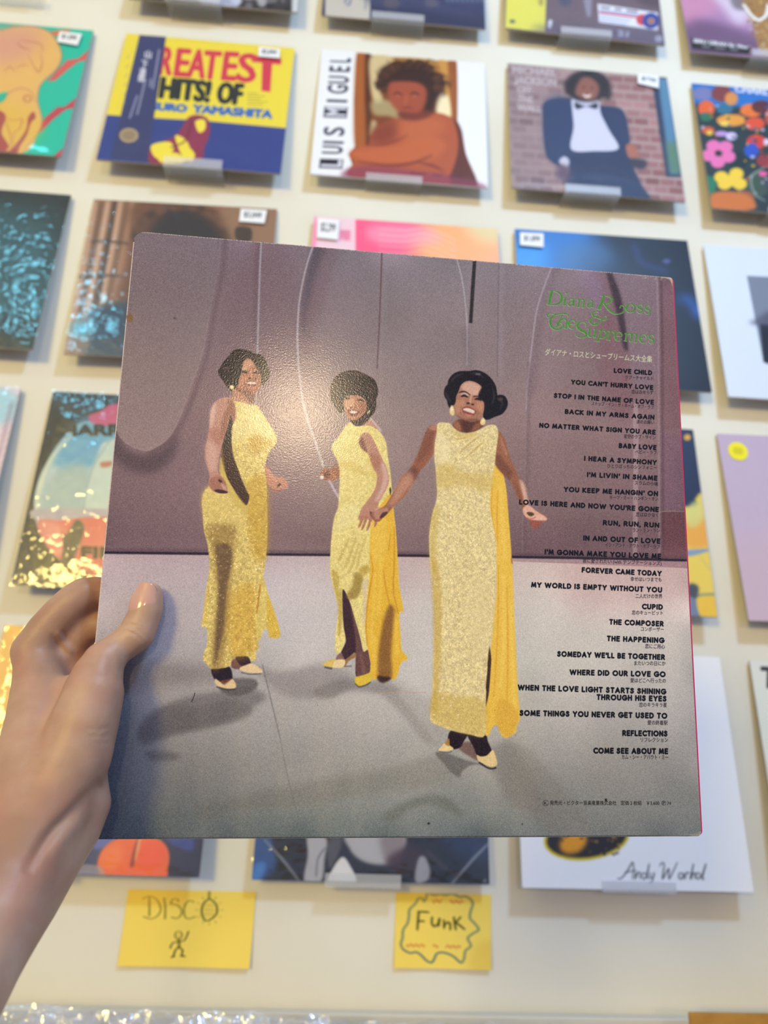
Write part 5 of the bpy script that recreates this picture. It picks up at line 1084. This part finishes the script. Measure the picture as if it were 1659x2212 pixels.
for c, (wrap, label) in INFO.items():
    if c == (0,0): continue
    mw = sleeve_matrix(c); S = SL*SIZE.get(c, 1)
    root = empty('record_sleeve', mw); tag(root, label, 'record sleeve', 'record sleeves displayed on the wall')
    pr = DRAW[c](); pr.grain(2.5)
    pm = print_mat('print', pr.image('print'), .32 if wrap else .4, .5)
    cv = link('cover', sheet_mesh(S, S, 0, .0035, (.0015,)*4), root, pm); cv.data.materials.append(M_edge if c not in ((3,4),(4,2),(2,1)) else mat_new('white_edge', (222,222,226), .6))
    if wrap:
        pad = .003 if wrap == 1 else (.004 if wrap == 2 else .009)
        fm = film_mesh(S+pad, S+pad*1.2, -pad*.5, .0022, {1:.0009, 2:.0014, 3:.0020}[wrap], c[0]*5+c[1]+1, belly={1:.0026,2:.001,3:.0035}[wrap], an=(2.6,17) if c in ((0,2),(1,4)) else (7,7))
        link('plastic_wrap', fm, root, M_film if wrap != 2 else M_film_loose)
    if c in STICK:
        t, (ox, oy, sc), Q = STICK[c]; L = [to_local(mw, ox+x/sc, oy+y/sc) for x, y in Q]
        sp = Print(160, [(ox+x/sc, oy+y/sc) for x, y in Q], (236,236,244)); iH = np.linalg.inv(sp.Hm)
        w_, b_ = [(iH @ np.array([a, 100, 1])) for a in (26, 134)]; sp.text(t, w_[:2]/w_[2], b_[:2]/b_[2], np.linalg.norm(np.array(Q[3])-np.array(Q[0]))/sc*.42, (50,48,60), 1, .25)
        bm = bmesh.new(); uv = bm.loops.layers.uv.new('UVMap'); vs = [bm.verts.new((x, y, .0046)) for x, y in L]; vb = [bm.verts.new((x, y, .0042)) for x, y in L]
        f = bm.faces.new(vs[::-1]); [f.loops[i].__getitem__(uv).__setattr__('uv', q) for i, q in enumerate(((0,0),(1,0),(1,1),(0,1)))]
        bm.faces.new(vb)
        for i in range(4): bm.faces.new([vs[i], vs[(i+1)%4], vb[(i+1)%4], vb[i]])
        bmesh.ops.recalc_face_normals(bm, faces=bm.faces[:]); me = me_from(bm, 'sticker'); link('price_sticker', me, root, print_mat('sticker_print', sp.image('sticker'), .6))
        tag(root.children[-1], 'white sticker with a handwritten price')
    if c == (4,3):
        x, y = to_local(mw, 1400+857/4.425, 860+510/4.425); bm = bmesh.new()
        bmesh.ops.create_cone(bm, cap_ends=True, segments=40, radius1=.0165, radius2=.0165, depth=.0006, matrix=Matrix.Translation((x, y, .0008)))
        ym = mat_new('yellow_sticker', (240,226,0), .5)
        link('round_sticker', me_from(bm, 'disc'), root, ym)
        bm = bmesh.new()
        for k in range(5): bx(bm, x-.009+.001*abs(k-2), x+.009-.001*abs(k-2), y+.0052-.0026*k, y+.0062-.0026*k, .0011, .0013)
        link('sticker_text', me_from(bm, 'lines'), root.children[-1], mat_new('dull_yellow_ink', (176,166,10), .6))
    HOLD[c] = S
# ------------------------------------------------------------------ clear holders
HN = {(0,0): 'topmost clear acrylic holder at the left corner of the photo', (0,1): 'clear acrylic holder under the teal sleeve', (1,0): 'clear acrylic holder under the black and white leafy sleeve',
 (1,1): 'clear acrylic holder under the yellow and blue sleeve', (2,0): 'clear acrylic holder under the dark blue sleeve with beige band', (2,1): 'clear acrylic holder under the white sleeve with the folded arms',
 (3,0): 'clear acrylic holder under the mauve sleeve with yellow band', (3,1): 'clear acrylic holder under the sleeve with the brick wall', (4,0): 'clear acrylic holder under the purple clouded sleeve',
 (4,1): 'clear acrylic holder under the flower painted sleeve', (1,4): 'clear acrylic holder under the orange fruit sleeve', (2,4): 'clear acrylic holder under the black and blue sleeve',
 (3,4): 'clear acrylic holder under the white sleeve with cursive signature'}
HOFF = {(0,0): -.005, (0,1): -.05, (1,0): -.035, (1,1): .008, (2,0): -.012, (2,1): -.010, (3,0): -.001, (3,1): -.014, (4,0): .012, (4,1): -.004, (3,2): .12, (4,2): .0, (1,4): -.068, (2,4): -.012, (3,4): .0}
for c, lab in HN.items():
    mw = sleeve_matrix(c); o = mw.translation; hx = o.x+HOFF[c]; w = .05
    root = empty('sleeve_holder', Matrix.Translation((hx, 0, o.z))); tag(root, lab, 'holder', 'clear holders on the wall')
    yf = o.y-(.0075 if INFO[c][0] else .0008)
    dz = .0052 if INFO[c][0] == 3 else (.0022 if INFO[c][0] else 0)
    box('shelf', -w, w, yf, -.002, -.0035-dz, -.0012-dz, M_acryl, root, .0004)
    box('front_lip', -w, w, yf-.0018, yf, -.0035-dz, .011, M_lip, root, .0004)
    box('back_plate', -w, w, -.0019, -.0002, -.0035-dz, .03, M_acryl, root, .0003)

# ------------------------------------------------------------------ sticky notes
def note(label, Q, n, draw):
    d = [np.array(ray(u, v)) for u, v in Q]; P = [CP + k*((-.0012-CP[1])/k[1]) for k in d]
    X0 = (P[0][0]+P[3][0])/2; X1 = (P[1][0]+P[2][0])/2; c = np.mean(P, 0)
    p = Print(n, Q, (244,216,104)); draw(p); p.grain(2)
    ex = Vector(P[1]-P[0]+P[2]-P[3]).normalized(); w = float(np.linalg.norm(P[1]-P[0])+np.linalg.norm(P[2]-P[3]))/2; h = float(np.linalg.norm(P[3]-P[0])+np.linalg.norm(P[2]-P[1]))/2
    iv = [Vector(q)-Vector(c) for q in P]; root = empty('sticky_note', Matrix.Translation(Vector((c[0], -.0012, c[2]))))
    tag(root, label, 'sticky note', 'yellow notes on the wall')
    bm = bmesh.new(); uv = bm.loops.layers.uv.new('UVMap'); N_ = 14; V = {}
    for side, th in ((0, 0), (1, .0003)):
        for j in range(N_+1):
            for i in range(N_+1):
                u, v = i/N_, j/N_; q = (iv[0]*(1-u)+iv[1]*u)*(1-v)+(iv[3]*(1-u)+iv[2]*u)*v
                lift = .0005+.007*max(0, v-.25)**2+.0012*math.sin(u*5+v*3)*v; V[side,i,j] = bm.verts.new((q.x, -lift+th, q.z))
    for side in (0, 1):
        for j in range(N_):
            for i in range(N_):
                f = bm.faces.new([V[side,i,j],V[side,i,j+1],V[side,i+1,j+1],V[side,i+1,j]] if side == 0 else [V[side,i,j],V[side,i+1,j],V[side,i+1,j+1],V[side,i,j+1]])
                for l, (a, b) in zip(f.loops, ((i,j),(i,j+1),(i+1,j+1),(i+1,j)) if side == 0 else ((i,j),(i+1,j),(i+1,j+1),(i,j+1))): l[uv].uv = (a/N_, 1-b/N_)
    pm = print_mat('note_ink', p.image('note'), .8, .2); me = me_from(bm, 'paper', True); link('paper', me, root, pm)
def draw_disco(p):
    p.z(240,1900,4.88); K = (128,120,44); B = (92,92,50); D = (52,50,36)
    for q, w in (([(335,200),(380,180),(430,178),(490,220),(525,310),(490,380),(420,412),(345,388)],15),([(403,190),(405,300),(404,380)],18),([(560,195),(572,300),(568,410)],18),([(628,250),(650,208),(700,205),(708,230)],15),([(630,255),(700,270),(742,320),(735,375),(690,408),(640,396)],16),([(870,235),(820,222),(775,280),(772,370),(810,412),(885,390)],16)):
        p.stroke(q, w, K, .75, 2.5)
    p.stroke([(1035,125),(1032,200)], 24, K, .7, 4); p.stroke([(1030,205),(975,250),(955,340),(985,425),(1040,425),(1110,360),(1110,270),(1060,215),(1030,205)], 18, B, .85, 2.5)
    for y in (268,315,362): p.stroke([(975,y),(1090,y+4)], 6, K, .5, 2)
    for x in (1000,1032,1066): p.stroke([(x,240),(x,405)], 5, K, .4, 2)
    for a in range(12): t = a*.5236; p.stroke([(1035+118*math.cos(t),320+130*math.sin(t)),(1035+145*math.cos(t),320+158*math.sin(t))], 9, (176,140,70) if a % 2 else (120,130,100), .6, 3)
    # plain little dancing stick figure
    p.stroke([(712+38*math.cos(t), 585+42*math.sin(t)) for t in np.linspace(0,2*math.pi,15)], 9, D, .85, 2)
    p.ell(698,578,5,5,D,.9,1); p.ell(726,578,5,5,D,.9,1); p.stroke([(698,602),(712,608),(726,600)], 5, D, .8, 1)
    p.stroke([(714,628),(718,680),(716,715)], 26, (120,112,44), .8, 3)
    p.stroke([(718,650),(770,640),(800,590),(815,545)], 13, D, .85, 2); p.stroke([(708,655),(660,660),(635,690),(628,720)], 13, D, .85, 2)
    p.stroke([(716,712),(680,740),(660,800),(645,812)], 15, D, .85, 2); p.stroke([(720,712),(755,740),(748,795),(775,800)], 15, D, .85, 2)
    p.stroke([(640,812),(668,806)], 16, (30,28,24), .9, 2); p.stroke([(738,802),(778,804)], 16, (30,28,24), .9, 2)
    p.fill([(180,100),(900,120),(880,200),(170,260)], (238,196,70), .35, 30)
def draw_funk(p):
    p.z(830,1900,6.38); B = (124,138,108); R = (212,124,62); D = (60,62,22)
    p.stroke([(545,300),(520,255),(470,260),(430,330),(350,410),(340,500),(320,600),(260,690),(250,800),(228,880),(255,950),(350,1005),(440,995),(510,1040),(580,1110),(650,1135),(690,1080),(720,1020),(790,1000),(880,1020),(960,1060),(1050,1135),(1095,1080),(1115,980),(1190,910),(1150,810),(1210,750),(1300,690),(1240,600),(1180,530),(1195,420),(1220,340),(1190,270),(1110,230),(1040,240),(980,210),(910,195),(840,215),(770,195),(690,215),(600,185),(575,260),(548,300)], 34, B, .85, 5)
    p.stroke([(255,950),(350,1005),(440,995),(510,1040),(580,1110),(650,1135),(690,1080),(720,1020),(790,1000),(880,1020),(960,1060),(1050,1135)], 16, (84,108,112), .7, 3)
    for q in ([(475,440),(465,560),(455,690)],[(470,445),(550,445),(610,450)],[(465,575),(520,572),(545,575)],[(660,520),(655,600),(690,645),(740,610),(760,540)],[(760,540),(750,640)],[(820,560),(825,670)],[(825,640),(870,590),(905,610),(910,690)],[(960,520),(970,600),(985,690)],[(1050,520),(990,590)],[(985,590),(1050,640),(1105,685)]):
        p.stroke(q, [26,32,26], D, .8, 7)
    p.scribble((668,335), (1120,350), 80, 13, R, .85, 4, (3,4)); p.scribble((300,935), (1090,965), 72, 12, R, .85, 4, (6,2,5))
    p.fill([(160,170),(900,190),(520,300),(170,330)], (232,190,60), .35, 60); p.fill([(1250,900),(1470,850),(1460,1230),(1150,1200)], (214,172,72), .35, 60)
note('wide yellow note with a hanging mirror ball and small dancing figure', [(277,1921),(553,1927),(540,2090),(256,2085)], 900, draw_disco)
note('square yellow note with an inked wavy cloud around the word Funk', [(856,1928),(1061,1933),(1060,2093),(851,2089)], 800, draw_funk)

# ------------------------------------------------------------------ bin with wrapped records under the wall display
def wall_pt(u, v, y): k = ray(u, v); return CP + k*((y-CP[1])/k[1])
M_bin = mat_new('bin_board', (206,202,194), .6); M_card = mat_new('brown_cardboard', (176,128,62), .85, .1); noise_color(M_card, (168,120,56), (184,138,72), 40)
za = wall_pt(1100, 2196, -.03)[2]; zr = wall_pt(300, 2196, -.14)[2]; zc = wall_pt(1560, 2188, -.12)[2]
root = empty('record_bin', Matrix.Translation((0, -.2, 0))); tag(root, 'pale wooden record bin standing against the wall at the bottom', 'bin')
box('back_board', -1.1, 1.1, .17, .185, .62, za, M_bin, root, .002); box('front_board', -1.1, 1.1, -.215, -.2, .62, zr-.16, M_bin, root, .002)
box('bottom_board', -1.1, 1.1, -.2, .17, .62, .635, M_bin, root, .001)
for sx in (-1, 1):
    x0, x1 = sorted((sx*1.085, sx*1.1)); box('side_board', x0, x1, -.2, .17, .635, zr-.12, M_bin, root, .001)
for sx in (-1, 1):
    for sy in (-.19, .15): x0, x1 = sorted((sx*1.04, sx*1.08)); box('leg', x0, x1, sy-.02, sy+.02, 0, .62, M_bin, root, .002)
M_white = mat_new('cream_cover', (212,206,198), .5)
def crumple(w, seed, mat, parent):            # open end of a loose plastic sleeve: two wavy lips
    bm = bmesh.new(); nx, nz = 90, 10
    for s in (-1, 1):
        V = []
        for j in range(nz+1):
            for i in range(nx+1):
                u, v = i/nx, j/nz; d = noise.noise(Vector((u*16+seed, v*2.4, s*3.)))*.010*(.25+v)+noise.noise(Vector((u*50+seed, v*5, s)))*.004*v
                V.append(bm.verts.new((-w/2+u*w, s*(.0024+.004*v*math.sin(math.pi*u))+d, .29+v*.042+noise.noise(Vector((u*9+seed, 0, s)))*.006*v)))
        for j in range(nz):
            for i in range(nx): a = j*(nx+1)+i; bm.faces.new([V[a], V[a+1], V[a+nx+2], V[a+nx+1]])
    return link('plastic_wrap', me_from(bm, 'lips', True), parent, mat)
M_crumple = film_mat('crumpled_film', gloss=.14, milk=.22, rough=.1, bump=(80,.8,.004))
for k, (u, y, lab) in enumerate(((395, -.14, 'cream record in a crumpled clear plastic sleeve, standing under the wide yellow note'), (-115, -.125, 'cream record in clear plastic at the bottom left corner by the forearm'), (900, -.10, 'cream record in clear plastic under the note reading Funk'))):
    q = wall_pt(u, 2196, y); r = empty('wrapped_record', Matrix.Translation((q[0], q[1], zr-.33 if k < 2 else wall_pt(900, 2216, y)[2]-.33))); tag(r, lab, 'record sleeve')
    box('cover', -.157, .157, -.0018, .0018, 0, .315, M_white, r, .0005); crumple(.324, 11.3*k+2, M_crumple, r)
q = wall_pt(1488, 2188, -.12); qz = zc-.36
t = box('cardboard_divider', q[0], q[0]+.33, -.1225, -.1175, qz, zc, M_card, None, .0008); tag(t, 'brown cardboard divider sticking up in the bottom right corner', 'divider')

# ------------------------------------------------------------------ ceiling fittings
root = empty('ceiling_lamp', Matrix.Translation((.72, -1.68, 3.3))); tag(root, 'square white ceiling lamp above and behind the camera', 'lamp')
box('housing', -.14, .14, -.14, .14, -.018, 0, mat_new('white_metal', (230,230,230), .4), root, .003)

# ------------------------------------------------------------------ the held sleeve
HM = Matrix([[*HR[0], 0],[*HR[1], 0],[*HR[2], 0],[0,0,0,1]]); ob_ = hpt(0, -HH/2)
for i in range(3): HM[i][3] = ob_[i]
root = empty('record_sleeve', HM); tag(root, 'large mauve record sleeve held up in front, three women in yellow gowns', 'record sleeve')
ph = paint_held(); pm = print_mat('held_print', ph.image('held_print'), .165, .4, grain=(1150, .22, .0002))
o = link('back_cover', sheet_mesh(HW, HH, 0, .0014, (.006,.0014,.0022,.002)), root, pm); o.data.materials.append(M_edge)
o = link('front_cover', sheet_mesh(HW, HH-.0004, .0002, .0018, (.006,.0014,.0022,.002), zf=-.0015), root, M_magenta); o.data.materials.append(M_magenta); tag(o, 'magenta card of the far side'); o.location.x = .0016

# ------------------------------------------------------------------ the hand that holds it
HN_ = HR[:, 2]
def pd(u, v): return ((HC-CP) @ HN_)/(ray(u, v) @ HN_)
def hp(u, v, off): d = pd(u, v)+off/1000.; return np.array([(u-IW/2)/FPX*d, -(v-IH/2)/FPX*d, -d]), d
CH = [  # chains of (photo x, y, mm behind(+)/before(-) the sleeve, radius in photo px)
 [(325,1283,-6.2,26),(321,1296,-7.0,31.5),(316,1318,-7.6,35.5),(307,1342,-8,36.5),(295,1368,-8.8,39.5),(275,1387,-9.2,36),(252,1402,-10.5,35.5),(224,1430,-14,45),(210,1462,-16,54),(200,1500,-19,65),(182,1560,-22,72),(160,1630,-23.5,73)],
 [(160,1630,-23.5,73),(120,1715,-27,80),(80,1800,-33,88),(35,1905,-42,93),(-20,2010,-54,96),(-75,2120,-68,100),(-140,2240,-84,106),(-220,2400,-105,112)],
 [(66,1408,9,37),(80,1450,6,48),(86,1500,1,60),(88,1570,-7,74),(75,1660,-18,84),(50,1750,-27,92),(0,1860,-38,96),(-60,1990,-52,98)],
 [(72,1404,10,40),(100,1362,11,41),(133,1326,12,40.5),(160,1301,13,40),(180,1286,14,38),(206,1279,16.5,34),(235,1282,17.5,32),(265,1296,17.5,29)],
 [(110,1450,14,34),(148,1408,16,32),(184,1360,17.5,32),(214,1352,17.5,31),(245,1356,17.5,29),(275,1370,17,27)],
 [(110,1490,12,38),(150,1460,17,33),(196,1438,19,30),(240,1440,18,28),(268,1448,17,26)],
 [(112,1540,6,40),(150,1520,14,32),(192,1502,17,27),(228,1502,16,25),(250,1510,15.5,23)],
 [(160,1500,-4,44),(130,1560,-6,58),(120,1640,-12,70)],
 [(176,1700,-17,54),(180,1738,-17.5,57),(154,1790,-21,62),(108,1855,-28,68),(50,1950,-40,72),(-22,2060,-54,72)]]
def build_hand():
    h = .00115; segs = []; lo = np.full(3, 9.); hi = -lo
    for ch in CH:
        pts = [hp(u, v, o) for u, v, o, r in ch]; P = np.array([p for p, _ in pts]); R = np.array([r*d/FPX for (_, d), (_, _, _, r) in zip(pts, ch)])
        segs.append((P, R)); lo = np.minimum(lo, (P-R[:, None]).min(0)); hi = np.maximum(hi, (P+R[:, None]).max(0))
    lo[1] = max(lo[1], -.30); lo[0] = max(lo[0], -.30); lo -= .006; hi += .006
    n = np.ceil((hi-lo)/h).astype(int)+1; acc = np.zeros(n, np.float32); k = .0017
    ax = [lo[i]+h*np.arange(n[i]) for i in range(3)]
    for P, R in segs:
        D = np.full(n, .03, np.float32)
        for i in range(len(P)-1):
            a, b = P[i], P[i+1]; m = max(R[i], R[i+1])+.012
            s = [slice(*np.clip(((np.minimum(a, b)[j]-m-lo[j])/h, (np.maximum(a, b)[j]+m-lo[j])/h+1), 0, n[j]).astype(int)) for j in range(3)]
            if any(q.stop <= q.start for q in s): continue
            X = ax[0][s[0]][:,None,None]-a[0]; Y = ax[1][s[1]][None,:,None]-a[1]; Z = ax[2][s[2]][None,None,:]-a[2]; d = b-a; L = d@d
            t = np.clip((X*d[0]+Y*d[1]+Z*d[2])/L, 0, 1); v = np.sqrt((X-t*d[0])**2+(Y-t*d[1])**2+(Z-t*d[2])**2)-(R[i]+(R[i+1]-R[i])*t)
            D[s[0],s[1],s[2]] = np.minimum(D[s[0],s[1],s[2]], v)
        acc += np.exp(-D/k)
    F = -k*np.log(np.maximum(acc, 1e-9))
    F[0] = F[-1] = .03; F[:,0] = F[:,-1] = .03; F[:,:,0] = F[:,:,-1] = .03
    ins = F < 0; nx, ny, nz = n                                     # surface nets
    cnt = np.zeros((nx-1,ny-1,nz-1), np.int16); sm = np.zeros((nx-1,ny-1,nz-1,3), np.float32); quads = []
    corner = lambda dx,dy,dz: (slice(dx,nx-1+dx), slice(dy,ny-1+dy), slice(dz,nz-1+dz))
    for a_ in range(3):
        e = [0,0,0]; e[a_] = 1
        for o1 in (0,1):
            for o2 in (0,1):
                b0 = [0,0,0]; oth = [i for i in range(3) if i != a_]; b0[oth[0]] = o1; b0[oth[1]] = o2
                A = F[corner(*b0)]; B = F[corner(*[b0[i]+e[i] for i in range(3)])]; x = (A < 0) != (B < 0)
                t = np.where(x, A/np.where(x, A-B, 1), 0); cnt += x
                for i in range(3): sm[..., i] += np.where(x, b0[i]+e[i]*t, 0)
    act = cnt > 0; idx = -np.ones(act.shape, np.int64); idx[act] = np.arange(act.sum())
    cells = np.argwhere(act); V = (cells+sm[act]/cnt[act][:, None])*h+lo
    for a_ in range(3):
        o1, o2 = [(1,2),(2,0),(0,1)][a_]
        s0 = [slice(1,-1)]*3; s1 = [slice(1,-1)]*3; s0[a_] = slice(0,-1); s1[a_] = slice(1,None)
        A = ins[tuple(s0)]; B = ins[tuple(s1)]; E = np.argwhere(A != B); fl = A[A != B]
        st = np.array([1,1,1]); st[a_] = 0; C = E+st
        def at(d1, d2): q = C.copy(); q[:, o1] -= d1; q[:, o2] -= d2; return idx[q[:,0], q[:,1], q[:,2]]
        Q = np.c_[at(1,1), at(0,1), at(0,0), at(1,0)]; Q[~fl] = Q[~fl][:, ::-1]; quads.append(Q)
    Q = np.concatenate(quads); Q = Q[(Q >= 0).all(1)]
    # relax, then creases
    for _ in range(5):
        s_ = np.zeros_like(V); c_ = np.zeros(len(V))
        for i in range(4): np.add.at(s_, Q[:, i], V[Q[:, (i+1) % 4]]+V[Q[:, (i+3) % 4]]); np.add.at(c_, Q[:, i], 2)
        V = V*.4+.6*s_/np.maximum(c_, 1)[:, None]
    fn = np.cross(V[Q[:,2]]-V[Q[:,0]], V[Q[:,3]]-V[Q[:,1]]); N = np.zeros_like(V)
    for i in range(4): np.add.at(N, Q[:, i], fn)
    N /= np.linalg.norm(N, axis=1)[:, None]+1e-12
    U = IW/2+FPX*V[:,0]/-V[:,2]; W_ = IH/2-FPX*V[:,1]/-V[:,2]; face = N[:,2]*1.0 > .1; dep = -V[:,2]
    def crease(P, depth, sig, zmax=None):
        P = crom(np.array(P, float), False, 5); best = np.full(len(V), 1e9); tt = np.zeros(len(V))
        for i in range(len(P)-1):
            a, b = P[i], P[i+1]; d = b-a; t = np.clip(((U-a[0])*d[0]+(W_-a[1])*d[1])/(d@d), 0, 1); q = np.hypot(U-a[0]-t*d[0], W_-a[1]-t*d[1])
            m = q < best; best[m] = q[m]; tt[m] = (i+t[m])/(len(P)-1)
        w = np.exp(-(best/sig)**2)*np.sin(np.clip(tt, 0, 1)*math.pi)**.7*face
        V[:] = V-N*(w*depth/1000)[:, None]
    crease([(222,1682),(194,1716),(155,1757),(116,1794),(83,1841),(55,1890)], 2.0, 14)
    crease([(200,1745),(150,1800),(110,1850)], -.8, 14)
    crease([(257,1351),(283,1351),(301,1363),(320,1380)], .75, 3.2); crease([(263,1362),(290,1369),(312,1388)], .6, 3); crease([(272,1344),(296,1350),(316,1364)], .35, 3)
    crease([(121,1362),(138,1388),(158,1414)], -.9, 6); crease([(132,1360),(150,1386),(168,1404)], .6, 7); crease([(108,1368),(126,1396),(148,1420)], .6, 7)
    crease([(184,1574),(215,1575),(244,1570)], .35, 2.5); crease([(186,1590),(215,1591),(245,1587)], .45, 2.5); crease([(190,1604),(218,1606),(242,1602)], .25, 3)
    crease([(258,1447),(268,1449),(276,1449)], .5, 2.5); crease([(228,1400),(238,1430),(236,1465)], .25, 10)
    crease([(150,1460),(100,1530),(75,1600)], .7, 16)
    me = bpy.data.meshes.new('hand'); me.vertices.add(len(V)); me.vertices.foreach_set('co', V.ravel()); me.loops.add(Q.size); me.loops.foreach_set('vertex_index', Q.ravel().astype(np.int32))
    me.polygons.add(len(Q)); me.polygons.foreach_set('loop_start', np.arange(0, Q.size, 4, dtype=np.int32)); me.polygons.foreach_set('loop_total', np.full(len(Q), 4, np.int32))
    me.update(calc_edges=True); me.validate(); me.polygons.foreach_set('use_smooth', np.ones(len(me.polygons), bool))
    return me, V, Q
me, HV, HQ = build_hand()
M_skin = mat_new('skin', (172,139,120), .46, .4, Subsurface_Weight=.12, Subsurface_Scale=.004)
M_skin.node_tree.nodes['Principled BSDF'].inputs['Subsurface Radius'].default_value = (1, .35, .2)
noise_color(M_skin, (154,117,98), (184,150,131), 26, 6); nz, bp = add_bump(M_skin, 700, .25, .0004, 4)
nt = M_skin.node_tree; pb = nt.nodes['Principled BSDF']; src = pb.inputs['Base Color'].links[0].from_socket
tc = nt.nodes.new('ShaderNodeTexCoord'); n2 = nt.nodes.new('ShaderNodeTexNoise'); n2.inputs['Scale'].default_value = 55; n2.inputs['Detail'].default_value = 3
mr = nt.nodes.new('ShaderNodeMapRange'); mr.inputs[1].default_value = .45; mr.inputs[2].default_value = .75; mr.inputs[4].default_value = .35
mx = nt.nodes.new('ShaderNodeMix'); mx.data_type = 'RGBA'; mx.inputs[7].default_value = (*s2l((176,112,98)), 1)
nt.links.new(tc.outputs['Object'], n2.inputs['Vector']); nt.links.new(n2.outputs['Fac'], mr.inputs[0]); nt.links.new(mr.outputs[0], mx.inputs[0]); nt.links.new(src, mx.inputs[6]); nt.links.new(mx.outputs[2], pb.inputs['Base Color'])
hand = link('person', me, None, M_skin); hand.matrix_world = M4; tag(hand, 'left hand and bare forearm gripping the held sleeve, thumb in front', 'person')
A0, dA = hp(307, 1341, -8.0); B0, dB = hp(326, 1262, -6.4); ra, rb = 34*dA/FPX, 24*dB/FPX
axv = B0-A0; axl = np.linalg.norm(axv); axn = axv/axl; w_ = np.array([-.16, .0, 1.]); w_ -= axn*(w_@axn); w_ /= np.linalg.norm(w_); sd = np.cross(axn, w_)
bm = bmesh.new(); nr, nc = 20, 19; VV = []
for j in range(nr):
    for i in range(nc):
        q = 2*i/(nc-1)-1; t = j/(nr-1); s0 = .02+.17*q*q; s1 = 1.0-.16*q*q*abs(q); s = s0+(s1-s0)*t; ph_ = q*math.radians(64-6*t*t)
        R_ = (ra+(rb-ra)*s**1.6); c_ = A0+axv*s; wide = 1+.10*math.sin(math.pi*t)
        P_ = c_+R_*(math.cos(ph_)*w_+math.sin(ph_)*wide*sd)*1.015+w_*(.0005*math.sin(math.pi*min(t*1.3,1))-.0006*(1-t)**6)
        VV.append(bm.verts.new(P_))
for j in range(nr-1):
    for i in range(nc-1): a_ = j*nc+i; bm.faces.new([VV[a_], VV[a_+1], VV[a_+nc+1], VV[a_+nc]])
ex = bmesh.ops.extrude_face_region(bm, geom=bm.faces[:])
for v in [g_ for g_ in ex['geom'] if isinstance(g_, bmesh.types.BMVert)]: v.co = v.co-Vector(w_)*.0009
bmesh.ops.recalc_face_normals(bm, faces=bm.faces[:])
M_nail = mat_new('nail', (196,150,136), .2, .6, Subsurface_Weight=.1, Subsurface_Scale=.002, Coat_Weight=.5, Coat_Roughness=.12)
link('thumbnail', me_from(bm, 'nail', True), hand, M_nail)
